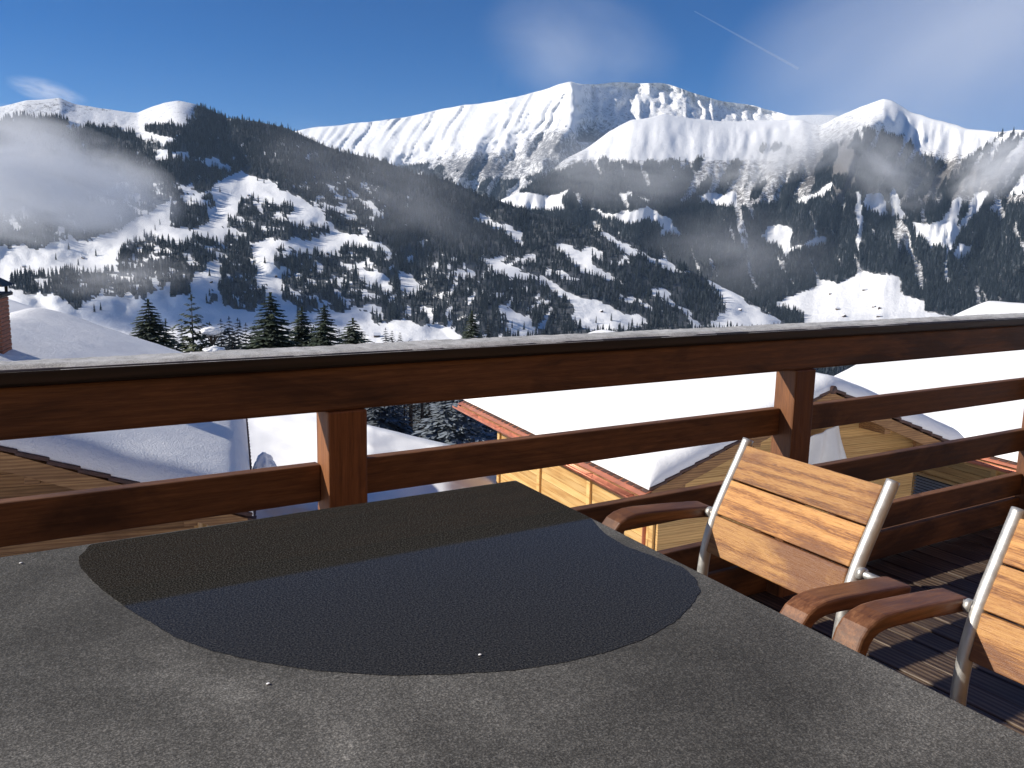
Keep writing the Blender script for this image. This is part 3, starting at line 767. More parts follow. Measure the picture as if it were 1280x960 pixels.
fog('fog_bank', 'thin brownish fog on the flank of the pointed peak', 1105, 212, 3400, 75, 44, 200, 0.8, -30, 7.9)
fog('fog_bank', 'small pale fog puff above the right avalanche track', 1252, 208, 3200, 60, 34, 160, 2.2, 30, 8.3)
fog('fog_bank', 'thin mist over the valley forest below the massif', 920, 318, 2450, 130, 62, 150, 0.26, 0, 9.7)
fog('cloud_wisp', 'faint cloud veil blowing off the main summit', 725, 60, 6300, 130, 78, 500, 0.32, -12, 10.1, nscale=1.3, lo=0.3, hi=0.75)
fog('cloud_wisp', 'wide pale cloud veil in the sky above the pointed peak', 1235, 58, 5600, 300, 165, 900, 0.8, 10, 11.7, nscale=1.1, lo=0.25, hi=0.8, soft=0.9)
fog('cloud_wisp', 'tiny white cloud tuft above the left hilltop', 60, 115, 3500, 42, 14, 60, 0.6, -12, 12.9, nscale=2.6)
def contrail():
    a, b = at_d(868, 14, 16000), at_d(998, 86, 16000)
    mb = MB(); n = 24
    mb.tube([a + (b - a) * k / n for k in range(n + 1)], [22 * (0.5 + 0.7 * k / n) for k in range(n + 1)], 8)
    o = mb.build('contrail', None)
    o.data.materials.append(volume_mat('contrail_ice', (0.95, 0.95, 0.97), 0.0055, seed=None))
    tag(o, 'thin white aircraft contrail across the blue sky', 'contrail', kind='stuff')
contrail()
def haze():
    mb = MB(); mb.box(-9000, 15000, -9000, 15000, -440, 1500)
    o = mb.build('haze', None)
    o.data.materials.append(volume_mat('clear_winter_air', (0.55, 0.76, 1.0), 2.4e-5, aniso=0.0, seed=None))
    tag(o, 'thin blue winter haze over the valley', 'haze', kind='stuff')
haze()

# ================================================================== chalets
def chalet(name, label, apex, azr, hw, length, pitch, base, wall_mat, gable_mat, gutter=True, snow_th=0.34, snow='snow', tiles=True, ov=0.8, left_wall=True, gable_wall=True, right_wall=False, seed=1):
    """apex: top of the tiles where the near verge meets the ridge; local x to the right, y along the ridge away"""
    tp = math.tan(R_(pitch)); rise = hw * tp
    root = thing(name, label, 'house', (apex[0], apex[1], apex[2] - rise), -azr)
    rz = lambda u: (hw - abs(u)) * tp                                   # tile plane above the eaves
    rng = random.Random(seed)
    for s in (-1, 1):                                                   # boarded roof planes with rafters' ends
        mb = MB(); t = 0.10
        mb.hexa([(0, .06, rise - .05 - t), (0, length - .06, rise - .05 - t), (s * hw, length - .06, -.05 - t), (s * hw, .06, -.05 - t),
                 (0, .06, rise - .05), (0, length - .06, rise - .05), (s * hw, length - .06, -.05), (s * hw, .06, -.05)])
        mb.build('roof_plane', M['oldwood'], root)
        vb = MB()
        vb.hexa([(0, .0, rise - .30), (s * (hw - .05), .0, -.30 + .05 * tp), (s * (hw - .05), .055, -.30 + .05 * tp), (0, .055, rise - .30),
                 (0, .0, rise - .055), (s * (hw - .05), .0, -.055 + .05 * tp), (s * (hw - .05), .055, -.055 + .05 * tp), (0, .055, rise - .055)])
        vb.build('barge_board', M['oldwood'], root)
    if tiles:
        a = R_(pitch); tl = 0.40
        mbt = MB(); mbt.box(-tl * .5, tl * .5, -.11, .13, -.03, .03)
        vt = None
        for s in (-1, 1):
            nt_ = int(hw / math.cos(a) / 0.36)
            for k in range(nt_):
                d = (k + .5) * hw / math.cos(a) / nt_
                if vt is None: vt = mbt.build('verge_tile', M['tile'], root, bevel=0.012, seg=1); o = vt
                else: o = vt.copy(); COL.objects.link(o); o.parent = root
                o.location = (s * d * math.cos(a), .055, rise - d * math.sin(a) + .012 + rng.uniform(-.006, .006))
                o.rotation_euler = (0, s * (a - R_(5)), rng.uniform(-.02, .02))
        et = None
        for s in ((-1,) if gutter else (1,)):
            for k in range(int(length / 0.25)):
                if et is None:
                    mbe = MB(); mbe.add([(-.11, -.2, 0), (.11, -.2, 0), (.11, .12, 0), (-.11, .12, 0), (-.11, -.2, .03), (0, -.2, .055), (.11, -.2, .03), (-.11, .12, .03), (0, .12, .055), (.11, .12, .03)],
                                        [(0, 3, 2, 1), (0, 1, 6, 5, 4), (2, 3, 7, 8, 9), (4, 5, 8, 7), (5, 6, 9, 8), (1, 2, 9, 6), (3, 0, 4, 7)])
                    et = mbe.build('eave_tile', M['tile'], root); o = et
                else: o = et.copy(); COL.objects.link(o); o.parent = root
                o.location = (s * (hw - .13), .14 + k * .25, rng.uniform(-.02, .0) - .02)
                o.rotation_euler = (R_(pitch), 0, R_(-90) if s < 0 else R_(90))
        rc = MB(); rc.tube([(0, -.06, rise + .0), (0, .5, rise + .0)], .09, 10); rc.build('ridge_cap', M['tile'], root, True)
    # snow lying on the roof
    ns, nv = 64, max(30, int(length * 5))
    us = np.concatenate([-hw - .03 + np.array([0, .02, .05, .1, .17, .25]), np.linspace(-hw + .32, hw - .32, ns), hw + .03 - np.array([.25, .17, .1, .05, .02, 0])])
    vs = np.concatenate([-.02 + np.array([0, .02, .05, .1, .17, .25]), np.linspace(.33, length - .3, nv), [length - .1, length]])
    U, Vv = np.meshgrid(us, vs)
    du = np.minimum(hw + .03 - np.abs(U), .34) / .34; dv = np.minimum(np.minimum(Vv + .02, length - Vv), .34) / .34
    rnd = lambda q: np.sqrt(np.clip(1 - (1 - q) ** 2, 0, 1))
    th = snow_th * (0.10 + 0.90 * rnd(du) * rnd(dv)) * (1 + .14 * fbm(U / 2.2, Vv / 2.2, seed, 3)) + .012 * fbm(U * 2, Vv * 2, seed + 5, 3)
    soft = np.sqrt(U * U + .3 ** 2) - .12
    Zt = (hw - soft) * tp + th + .02; Zb = rz(U) + .012
    Vt = np.stack([U, Vv - .02 * (Vv < 0), Zt], -1); n, c = U.shape; idx = np.arange(n * c).reshape(n, c)
    F = list(np.stack([idx[:-1, :-1], idx[:-1, 1:], idx[1:, 1:], idx[1:, :-1]], -1).reshape(-1, 4))
    border = list(idx[0, :]) + list(idx[1:, -1]) + list(idx[-1, -2::-1]) + list(idx[-2:0:-1, 0])
    Vb = np.stack([U, Vv, Zb], -1).reshape(-1, 3)[border]; nb = len(border); base_i = n * c
    F += [(border[(i + 1) % nb], border[i], base_i + i, base_i + (i + 1) % nb) for i in range(nb)]
    link('snow_cover', mesh_from('snow_cover', np.concatenate([Vt.reshape(-1, 3), Vb]), F, [M[snow]], True), root)
    if gutter:
        g = MB(); r = .095; cx, cz = -hw - .25, -.17; m_ = 12
        for yy in (-.04, length + .04):
            for rr in (r, r - .012):
                g.v += [(cx + rr * math.cos(math.pi + math.pi * k / m_), yy, cz + rr * math.sin(math.pi + math.pi * k / m_)) for k in range(m_ + 1)]
        q = m_ + 1
        for k in range(m_):
            g.f += [(k, k + 1, 2 * q + k + 1, 2 * q + k), (q + k + 1, q + k, 3 * q + k, 3 * q + k + 1), (k, q + k, q + k + 1, k + 1), (2 * q + k + 1, 3 * q + k + 1, 3 * q + k, 2 * q + k)]
        g.f += [(0, 2 * q, 3 * q, q), (m_, q + m_, 3 * q + m_, 2 * q + m_)]
        gu = g.build('gutter', M['copper'], root, True)
        for k in range(int(length / 1.6)):
            bk = MB(); bk.box(cx - .09, cx + .10, .3 + k * 1.6, .318 + k * 1.6, cz + .0, cz + .012); bk.build('gutter_bracket', M['copper'], gu)
        fl = MB(); fl.hexa([(-hw - .19, .0, -.115), (-hw + .1, .0, -.03), (-hw + .1, length, -.03), (-hw - .19, length, -.115), (-hw - .19, .0, -.105), (-hw + .1, .0, -.02), (-hw + .1, length, -.02), (-hw - .19, length, -.105)])
        fl.build('eave_flashing', M['copper'], root)
        fb = MB(); fb.box(-hw - .10, -hw - .06, .06, length - .06, -.30, -.115); fb.build('fascia_board', M['oldwood'], root)
        pipe = MB(); pipe.tube([(cx, .35, cz - .08), (cx + .1, .35, cz - .3), (-hw + ov - .1, .35 + ov, cz - .6), (-hw + ov - .1, .35 + ov, base + .1)], .045, 8)
        pipe.build('downpipe', M['copper'], root, True)
    # rafters under the eaves, purlins under the gable
    uw = hw - ov
    for s in (-1, 1) if left_wall else (1,):
        for k in range(int(length / .9)):
            mb = MB(); yy = .5 + k * .9
            mb.hexa([(s * uw * .9, yy, rz(uw * .9) - .32), (s * (hw - .08), yy, rz(hw - .08) - .30), (s * (hw - .08), yy + .1, rz(hw - .08) - .30), (s * uw * .9, yy + .1, rz(uw * .9) - .32),
                     (s * uw * .9, yy, rz(uw * .9) - .155), (s * (hw - .08), yy, rz(hw - .08) - .155), (s * (hw - .08), yy + .1, rz(hw - .08) - .155), (s * uw * .9, yy + .1, rz(uw * .9) - .155)])
            mb.build('rafter', M['oldwood'], root)
    for u in (-uw, -uw * .5, 0, uw * .5, uw):
        mb = MB(); zt = rz(u) - .17; mb.box(u - .09, u + .09, .07, ov + .2, zt - .24, zt - .02 * (u == 0)); mb.build('purlin', M['oldwood'], root, bevel=.01, seg=1)
    ph = 0.19
    if gable_wall:
        z = base
        while z < rise - .45:
            z1 = min(z + ph - .005, rise - .32)
            w0 = min(uw, (rise - .16 - z) / tp); w1 = min(uw, (rise - .16 - z1) / tp)
            j = rng.uniform(-.002, .002)
            mb = MB(); y0, y1 = ov + j, ov + .07
            mb.hexa([(-w0, y0, z), (w0, y0, z), (w0, y1, z), (-w0, y1, z), (-w1, y0, z1), (w1, y0, z1), (w1, y1, z1), (-w1, y1, z1)])
            mb.build('wall_board', gable_mat, root); z += ph
        bk = MB(); bk.add([(-uw, ov + .09, base), (uw, ov + .09, base), (uw, ov + .09, rz(uw) - .16), (0, ov + .09, rise - .16), (-uw, ov + .09, rz(uw) - .16),
                           (-uw, ov + .12, base), (uw, ov + .12, base), (uw, ov + .12, rz(uw) - .16), (0, ov + .12, rise - .16), (-uw, ov + .12, rz(uw) - .16)],
                          [(0, 1, 2, 3, 4), (9, 8, 7, 6, 5), (0, 5, 6, 1), (1, 6, 7, 2), (2, 7, 8, 3), (3, 8, 9, 4), (4, 9, 5, 0)])
        bk.build('wall', M['barn'], root)
    for s in ([-1] if left_wall else []) + ([1] if right_wall else []):
        z = base; top = rz(uw) - .34
        while z < top - .02:
            z1 = min(z + ph - .010, top); j = rng.uniform(-.004, .004)
            mb = MB(); mb.box(*sorted((s * (uw + j), s * (uw - .07))), ov + .1, length - ov, z, z1)
            mb.build('wall_board', wall_mat, root); z += ph
        mb = MB(); mb.box(*sorted((s * (uw - .08), s * (uw - .12))), ov + .13, length - ov, base, top); mb.build('wall', M['barn'], root)
        for k, yy in enumerate(np.linspace(ov + .1, length - ov - .18, max(3, int(length / 2.4)))):
            mb = MB(); mb.box(*sorted((s * (uw + .06), s * (uw - .06))), yy, yy + .16, base, top + .02); mb.build('wall_post', wall_mat, root, bevel=.01, seg=1)
    mb = MB(); mb.box(-uw + .15, uw - .15, ov + .15, length - ov, base - 1.2, base - .002); mb.build('plinth', M['plaster'], root)
    return root

AZ_A = YAW + R_(-24.7)
AXA = np.array([math.sin(AZ_A), math.cos(AZ_A), 0]); GXA = np.array([math.cos(AZ_A), -math.sin(AZ_A), 0])
house_a = chalet('timber_chalet', 'honey timber chalet with copper gutter and thick white roof snow behind the chair', (14.956, 11.497, -1.583), AZ_A, 4.44, 9.8, 21.05, -3.4, M['spruce'], M['spruceX'], seed=3)
# B: the bigger roof further right, its ridge end seen above the handrail
PB = at_d(1229, 372, 35); EB = at_plane(1230, 567, PB - np.array([0, 0, 0.36]), (-math.tan(R_(19.6)) * GXA[0], -math.tan(R_(19.6)) * GXA[1], 1))
hwB = float((PB - EB) @ GXA); LB = 15.0
apexB = PB - AXA * LB; apexB[2] = EB[2] + hwB * math.tan(R_(19.6))
house_b = chalet('timber_chalet', 'large timber chalet with broad snowy roof and louvred window at the right edge', apexB, AZ_A, hwB, LB, 19.6, -4.2, M['spruce'], M['spruceX'], seed=5, ov=1.3)
AZ_C = YAW + R_(-18.2)
AXC = np.array([math.sin(AZ_C), math.cos(AZ_C), 0]); GXC = np.array([math.cos(AZ_C), -math.sin(AZ_C), 0])
EC = at_d(314, 645, 12); APC = EC - GXC * 4.6; APC[2] = EC[2] + 4.6 * math.tan(R_(20.9))
house_c = chalet('timber_chalet', 'tan timber chalet with brick chimney and crusty blue-white roof snow at the left', APC, AZ_C, 4.6, 11, 20.9, -3.2, M['spruce'], M['oldwood'], gutter=False, snow='snow_crust', snow_th=.36, left_wall=False, right_wall=True, seed=7)

def to_local(root, p):
    c, s = math.cos(-root.rotation_euler.z), math.sin(-root.rotation_euler.z)
    q = np.asarray(p) - np.array(root.location); return np.array([c * q[0] - s * q[1], s * q[0] + c * q[1], q[2]])
# louvred window in the lit side wall of the right chalet
uB = -(hwB - 1.3)
pw = np.array(house_b.location) + GXA * uB
LOU = [to_local(house_b, at_plane(x_, y_, pw, GXA)) for x_, y_ in ((1146, 592), (1200, 604), (1146, 614))]
ya, yb = sorted((LOU[0][1], LOU[1][1] - .2)); zt_ = LOU[0][2]; zb_ = zt_ - 1.15
sh = MB(); sh.box(uB - .05, uB - .012, ya, yb, zb_, zt_); shutter = sh.build('window', M['dark_metal'], house_b)
for nm, bx in (('window_frame', (uB - .10, uB - .03, ya - .10, ya, zb_ - .1, zt_ + .1)), ('window_frame', (uB - .10, uB - .03, yb, yb + .10, zb_ - .1, zt_ + .1)), ('window_frame', (uB - .10, uB - .03, ya, yb, zt_, zt_ + .1)), ('window_sill', (uB - .14, uB - .03, ya, yb, zb_ - .1, zb_))):
    f_ = MB(); f_.box(*bx); f_.build(nm, M['spruce'], shutter, bevel=.008, seg=1)
for k in range(13):
    z_ = zb_ + .05 + k * (zt_ - zb_ - .06) / 13
    s_ = MB(); s_.hexa([(uB - .095, ya + .01, z_), (uB - .055, ya + .01, z_ + .035), (uB - .055, yb - .01, z_ + .035), (uB - .095, yb - .01, z_),
                        (uB - .09, ya + .01, z_ + .012), (uB - .055, ya + .01, z_ + .047), (uB - .055, yb - .01, z_ + .047), (uB - .09, yb - .01, z_ + .012)])
    s_.build('louvre_slat', M['louvre'], shutter)
# pale canvas sheet hung under the gable of the middle chalet
def canvas():
    pg = np.array(house_a.location) + AXA * 0.35
    c0, c1, c2, c3 = (at_plane(x_, y_, pg, AXA) for x_, y_ in ((1004, 548), (1051, 531), (1061, 590), (996, 600)))
    n = 28; V_, F_ = [], []
    for sgn in (0, 1):
        for j in range(n + 1):
            for i in range(n + 1):
                a, b = i / n, j / n
                p = (c0 * (1 - a) + c1 * a) * (1 - b) + (c3 * (1 - a) + c2 * a) * b
                p = p - AXA * (.07 * math.sin(a * 17 + b * 2.2) * (.3 + b) + .04 * math.sin(a * 5 - b * 4)) + AXA * .012 * sgn
                V_.append(p)
    k = n + 1
    for j in range(n):
        for i in range(n):
            q = j * k + i; F_.append((q, q + 1, q + k + 1, q + k)); q += k * k; F_.append((q, q + k, q + k + 1, q + 1))
    for i in range(n):
        for a, b in ((i, i + 1), (n * k + i + 1, n * k + i), ((i + 1) * k, i * k), (i * k + n, (i + 1) * k + n)): F_.append((b, a, a + k * k, b + k * k))
    tag(link('canvas_sheet', mesh_from('canvas_sheet', V_, F_, [M['canvas']], True)), 'pale canvas sheet hanging in folds under the chalet gable', 'canvas')
canvas()
# brick chimney of the left chalet
def chimney():
    c = at_d(5, 452, 16.2); loc = to_local(house_c, c); x1 = loc[0]; x0 = x1 - .62; y0, y1 = loc[1], loc[1] + .62
    zt = to_local(house_c, at_d(5, 372, 16.2))[2]; zb = 0.3
    core = MB(); core.box(x0 + .012, x1 - .012, y0 + .012, y1 - .012, zb, zt); ch = core.build('chimney', M['mortar'], house_c)
    hb, lb = .065, .20; row = 0; z = zb
    bm_ = {}
    def brick(ax_, p0, ln, z):
        key = (ax_, round(ln, 3))
        if key not in bm_:
            b = MB()
            if ax_ == 'x': b.box(0, ln, 0, .03, 0, hb - .010)
            else: b.box(0, .03, 0, ln, 0, hb - .010)
            bm_[key] = b.build('brick', M['brick'], ch, bevel=.004, seg=1); o = bm_[key]
        else: o = bm_[key].copy(); COL.objects.link(o); o.parent = ch
        o.location = (*p0, z)
    while z < zt - hb * .5:
        off = (row % 2) * .1
        for ax_ in 'xy':
            u = 0.0
            while u < .6199:
                ln = min(lb - (off if u == 0 else 0), .62 - u)
                if ln > .03:
                    if ax_ == 'x': brick('x', (x0 + u, y0 - .004), ln - .010, z)
                    else: brick('y', (x1 - .026, y0 + u), ln - .010, z)
                u += ln
        z += hb; row += 1
    cap = MB(); cap.box(x0 - .06, x1 + .06, y0 - .06, y1 + .06, zt + .002, zt + .06); cap.build('chimney_cap', M['dark_metal'], ch, bevel=.01, seg=1)
    cw = MB(); cw.hexa([(x0 - .04, y0 - .04, zt + .18), (x1 + .09, y0 - .09, zt + .18), (x1 + .09, y1 + .09, zt + .18), (x0 - .04, y1 + .09, zt + .18), (x0 + .2, y0 + .2, zt + .38), (x1 - .2, y0 + .2, zt + .38), (x1 - .2, y1 - .2, zt + .38), (x0 + .2, y1 - .2, zt + .38)])
    for (ax_, ay_) in ((x0, y0), (x1 - .04, y0), (x0, y1 - .04), (x1 - .04, y1 - .04)): cw.box(ax_, ax_ + .04, ay_, ay_ + .04, zt + .06, zt + .18)
    cw.build('chimney_cowl', M['dark_metal'], ch)
chimney()

# little barns on the pastures
def barn_mesh():
    w = MB(); w.add([(-4, -3, -2), (4, -3, -2), (4, 3, -2), (-4, 3, -2), (-4, -3, 3), (4, -3, 3), (4, 3, 3), (-4, 3, 3), (-4, 0, 5), (4, 0, 5)], [(0, 1, 5, 4), (2, 3, 7, 6), (1, 2, 6, 9, 5), (3, 0, 4, 8, 7)])
    r = MB()
    for s in (-1, 1): r.hexa([(-5, 0, 5.02), (5, 0, 5.02), (5, s * 4.2, 2.3), (-5, s * 4.2, 2.3), (-5, 0, 5.8), (5, 0, 5.8), (5, s * 4.2, 2.9), (-5, s * 4.2, 2.9)])
    return mesh_from('barn_wall', w.v, w.f, [M['barn']]), mesh_from('barn_roof', r.v, r.f, [M['snow']])
BW, BR = barn_mesh()
for i, (bx, by, sl_, sc, lab) in enumerate([
    (311, 245, hill, .8, 'tiny dark barn on the upper pasture of the hill'), (410, 318, hill, 1.0, 'tiny barn at the end of the curved snow run'), (345, 346, hill, .8, 'tiny barn on the snow pocket above the tallest near spruce'),
    (264, 353, hill, .7, 'tiny barn on the lower pasture of the hill'), (115, 420, hill, .9, 'tiny barn on the open snow left of the near spruces'), (471, 421, hill, 1.3, 'snow-roofed barn on the open slope just above the handrail'),
    (30, 334, hill, .8, 'tiny dark barn below the fog bank, nearest the brick chimney'), (104, 323, hill, .8, 'tiny dark barn below the fog bank, amid open snow'), (752, 390, hill, .8, 'snow-roofed hut beside the long snow track'),
    (925, 388, hill, .8, 'tiny hut on the last snow track above the handrail'),
    (1080, 363, massif, 1.2, 'dark barn high on the valley meadow below the massif'), (1047, 387, massif, 1.2, 'dark barn on the left part of the valley meadow'), (1038, 368, massif, .9, 'smallest dark barn on the left edge of the valley meadow'),
    (1099, 386, massif, 1.2, 'dark barn in the middle of the valley meadow'), (1055, 396, massif, 1.3, 'dark barn just above the handrail on the valley meadow'), (1092, 384, massif, 1.0, 'dark barn touching the middle barn of the valley meadow'), (1098, 396, massif, 1.2, 'lowest dark barn right of centre on the valley meadow')]):
    d_ = sl_.dist(np.array([float(bx)]), np.array([float(by)]))[0]; p_ = at_d(bx, by, d_)
    root = thing('mountain_barn', lab, 'barn', tuple(p_), 0.4 + i * .5, 'barns on the mountain pastures'); root.scale = (sc, sc, sc)
    link('wall', BW, root); link('roof', BR, root)

# ================================================================== near conifers
def spruce_mesh(seed, mat, height, radius, whorls=26, per=8, droop=0.45, clump=1.0, open_=0.0, upturn=0.25):
    rng = random.Random(seed); V_, F_ = [], []
    def quad(p, d, w, ln, hang):
        a = p - w; b = p + w; t = p + d * ln + Vector((0, 0, -hang * ln))
        i = len(V_); V_.extend([tuple(a), tuple(b), tuple(t + w * .35), tuple(t - w * .35)]); F_.append((i, i + 1, i + 2, i + 3))
    for k in range(whorls):
        t = k / (whorls - 1); z = height * (0.06 + 0.93 * t)
        rl = radius * (1 - t) ** 0.8 + 0.04 * radius
        rl *= 1 - 0.35 * max(0, 0.12 - t) / 0.12
        n = max(3, int(per * (1 - 0.45 * t)))
        ph = rng.uniform(0, 6.28)
        for j in range(n):
            if rng.random() < open_: continue
            a = ph + 6.283 * j / n + rng.uniform(-.3, .3); ln = rl * rng.uniform(0.72, 1.12)
            out = Vector((math.cos(a), math.sin(a), 0)); side = Vector((-math.sin(a), math.cos(a), 0))
            z0 = z + rng.uniform(-.25, .25) * height / whorls
            seg = max(3, int(3 + 4 * ln / radius))
            for q in range(seg):
                f = (q + .35) / seg
                zz = z0 - droop * ln * f + upturn * ln * f * f
                p = out * (ln * f) + Vector((0, 0, zz))
                sz = (ln * 0.5 + radius * .10) * (0.62 - .2 * f) * clump
                for sgn in (-1, 1):
                    d = (out * .75 + side * sgn * rng.uniform(.45, 1.0) + Vector((0, 0, rng.uniform(-.15, .12)))).normalized()
                    w = d.cross(Vector((0, 0, 1))).normalized() * sz * .30 + Vector((0, 0, sz * rng.uniform(-.10, .10)))
                    quad(p, d, w, sz * rng.uniform(.8, 1.25), rng.uniform(.05, .38))
                w = side * rng.uniform(-.3, .3) * sz + Vector((0, 0, sz * .16))
                quad(p, out, w, sz * rng.uniform(.8, 1.1), rng.uniform(.15, .5))
    # leader
    for j in range(5):
        a = 6.283 * j / 5; quad(Vector((0, 0, height * .97)), Vector((math.cos(a) * .12, math.sin(a) * .12, 1)), Vector((-math.sin(a), math.cos(a), 0)) * radius * .02, height * .05, 0)
    tr = MB(); tr.tube([(0, 0, -2.0), (0, 0, height * .35), (0, 0, height * .98)], [height * .016, height * .011, .01], 7)
    return mesh_from('crown', V_, F_, [mat]), mesh_from('trunk', tr.v, tr.f, [M['bark']], True)
KINDS = {
 'spruce': spruce_mesh(1, M['needle'], 12, 3.4, 46, 13, .45, 1.0), 'spruce2': spruce_mesh(2, M['needle'], 12, 3.0, 50, 13, .5),
 'olive': spruce_mesh(3, M['needle_olive'], 12, 3.2, 24, 7, -.1, 1.0, .2, .3), 'snowy': spruce_mesh(4, M['needle_snowy'], 12, 4.2, 34, 12, .62, .95),
 'slim': spruce_mesh(5, M['needle_olive'], 12, 1.9, 34, 7, .3), 'mid': spruce_mesh(6, M['needle_far'], 12, 2.8, 22, 7, .45, 1.3)}
def conifer(name, label, kind, px, ytop, D, h, group=None, wide=1.0, zb=None):
    top = at_d(px, ytop, D)
    root = thing(name, label, 'tree', (top[0], top[1], top[2] - h), px * .37, group)
    c, t = KINDS[kind]; s = h / 12
    root.scale = (s * wide, s * wide, s)
    link('crown', c, root); link('trunk', t, root)
    return root
conifer('spruce_tree', 'dark spruce standing alone at the left end of the near tree row', 'spruce', 185, 377, 62, 9.5, wide=1.5)
conifer('pine_tree', 'slim olive conifer just right of the leftmost spruce', 'slim', 207, 401, 66, 9, wide=1.4)
conifer('pine_tree', 'olive green pine with open upturned branches', 'olive', 239, 371, 70, 11, wide=1.25)
conifer('spruce_tree', 'tallest dark spruce of the near row, widest at the base', 'spruce2', 338, 369, 66, 11.5, wide=1.65)
conifer('spruce_tree', 'dark narrow spruce between the tallest one and its right-hand twin', 'spruce', 377, 387, 70, 10, wide=1.35)
conifer('spruce_tree', 'dark green-tipped spruce second from the right in the near row', 'spruce2', 405, 383, 68, 10.5, wide=1.4)
conifer('spruce_tree', 'short bushy spruce at the right end of the near row', 'spruce', 441, 400, 72, 9.5, wide=1.75)
conifer('spruce_tree', 'single spruce tip just above the middle of the handrail', 'spruce2', 590, 391, 80, 11, wide=1.25)
conifer('spruce_tree', 'big snow-laden dark spruce seen between the rails beside the copper gutter', 'snowy', 568, 468, 38, 5.6, wide=1.5)
conifer('spruce_tree', 'snow-laden dark spruce right behind the left railing post', 'snowy', 476, 462, 42, 5.2, wide=1.3)
conifer('spruce_tree', 'dark snowy spruce half hidden behind the snow-laden one', 'snowy', 540, 474, 46, 5.4, wide=1.1)
for i, (px_, yt, D_, h_) in enumerate(((462, 474, 52, 6), (490, 478, 56, 6), (506, 470, 62, 7), (522, 476, 58, 6), (536, 470, 60, 7), (556, 478, 52, 6), (588, 474, 50, 6), (604, 482, 48, 5.5), (622, 470, 54, 7), (545, 486, 50, 5), (500, 488, 50, 5))):
    conifer('spruce_tree', ORD[sorted((462, 490, 506, 522, 536, 556, 588, 604, 622, 545, 500)).index(px_)] + ' dark spruce from the left in the thicket behind the bare trunks', 'snowy', px_, yt, D_, h_, 'spruces in the thicket between the rails', wide=1.0)
for i, (px_, yt, D_, h_) in enumerate([(262, 404, 150, 12), (276, 400, 165, 13), (286, 397, 170, 14), (297, 399, 160, 13), (307, 405, 150, 12), (253, 412, 140, 10), (318, 408, 170, 12), (227, 408, 150, 12), (216, 412, 150, 11), (352, 405, 160, 12), (392, 408, 150, 11), (424, 412, 150, 10), (290, 410, 130, 9), (268, 415, 125, 9), (610, 402, 180, 11), (482, 411, 210, 12), (490, 414, 200, 10), (500, 416, 190, 9)]):
    row_ = sorted((262, 276, 286, 297, 307, 253, 318, 227, 216, 290, 268)); row2_ = (352, 392, 424); row3_ = (482, 490, 500, 610)
    lab = ORD[row_.index(px_)] + ' blue-grey conifer from the left in the clump behind the olive pine' if px_ < 330 else (ORD[row2_.index(px_)] + ' blue-grey conifer from the left peeping between the near spruces' if px_ < 440 else ORD[row3_.index(px_)] + ' small grey conifer from the left just above the handrail')
    conifer('conifer_tree', lab, 'mid', px_, yt, D_, h_, 'conifers behind the near row' if px_ < 330 else ('conifers between the near spruces' if px_ < 440 else 'conifers above the handrail'), wide=1.15)
for i, (px_, r_) in enumerate(((513, .13), (527, .10), (497, .06), (505, .05), (536, .06))):
    b_ = at_d(px_, 562, 44); t_ = at_d(px_ + 1.5, 430, 44)
    root = thing('bare_tree', ['thickest bare dark trunk between the rails', 'bare dark trunk second thickest between the rails', 'thin bare stem right of the left post', 'thin bare stem just left of the thickest trunk', 'thin bare stem beside the snow-laden spruce'][i], 'tree', tuple(b_))
    h_ = t_[2] - b_[2]; mb = MB(); mb.tube([(0, 0, -.5), (.03, 0, h_ * .5), (0, .05, h_)], [r_, r_ * .8, r_ * .4], 8); mb.build('trunk', M['bark'], root, True)
    rg = random.Random(i); mb = MB()
    for q in range(26):
        z_ = h_ * rg.uniform(.15, .98); a_ = rg.uniform(0, 6.28); l_ = rg.uniform(.3, 1.1)
        p1 = Vector((math.cos(a_) * l_ * .6, math.sin(a_) * l_ * .6, z_ + l_ * .25)); p2 = p1 + Vector((math.cos(a_ + .4) * l_ * .5, math.sin(a_ + .4) * l_ * .5, l_ * .3))
        mb.tube([(0, 0, z_), p1, p2], [.02, .012, .005], 4, False)
    mb.build('twigs', M['bark'], root)
# snow-bowed bushes
for i, (px_, py_, D_, lab) in enumerate([(265, 414, 60, 'snow-covered bush top in front of the blue-grey conifers'), (268, 438, 58, 'snow-covered bush top just above the frosted handrail'), (191, 440, 58, 'small snow cushion at the foot of the leftmost spruce'), (329, 590, 14.5, 'snow-covered bush at the right eave of the tan chalet')]):
    c = at_d(px_, py_, D_); root = thing('snowy_bush', lab, 'bush', tuple(c)); rg = random.Random(i + 3)
    s = D_ / FPX * (11 if i < 3 else 15)
    bm = bmesh.new(); bmesh.ops.create_icosphere(bm, subdivisions=4, radius=1)
    for v in bm.verts:
        n_ = float(fbm(v.co.x * 2 + i * 5, v.co.y * 2 + v.co.z * 1.5, 4 + i, 3)); v.co *= (1 + .35 * n_)
        v.co.x *= s * 1.1; v.co.y *= s; v.co.z *= s * (.45 if i < 3 else 1.5)
    me = bpy.data.meshes.new('snow_cap'); bm.to_mesh(me); bm.free(); me.materials.append(M['snow']); me.polygons.foreach_set('use_smooth', [True] * len(me.polygons)); link('snow_cap', me, root)
    tw = MB()
    for q in range(40):
        a_ = rg.uniform(0, 6.28); l_ = s * rg.uniform(.5, 1.25); tw.tube([(0, 0, -s * 1.6), (math.cos(a_) * l_ * .5, math.sin(a_) * l_ * .5, -s * .6), (math.cos(a_) * l_, math.sin(a_) * l_, s * rg.uniform(-.6, .2))], [.02, .012, .006], 4, False)
    tw.build('twigs', M['bark'], root)
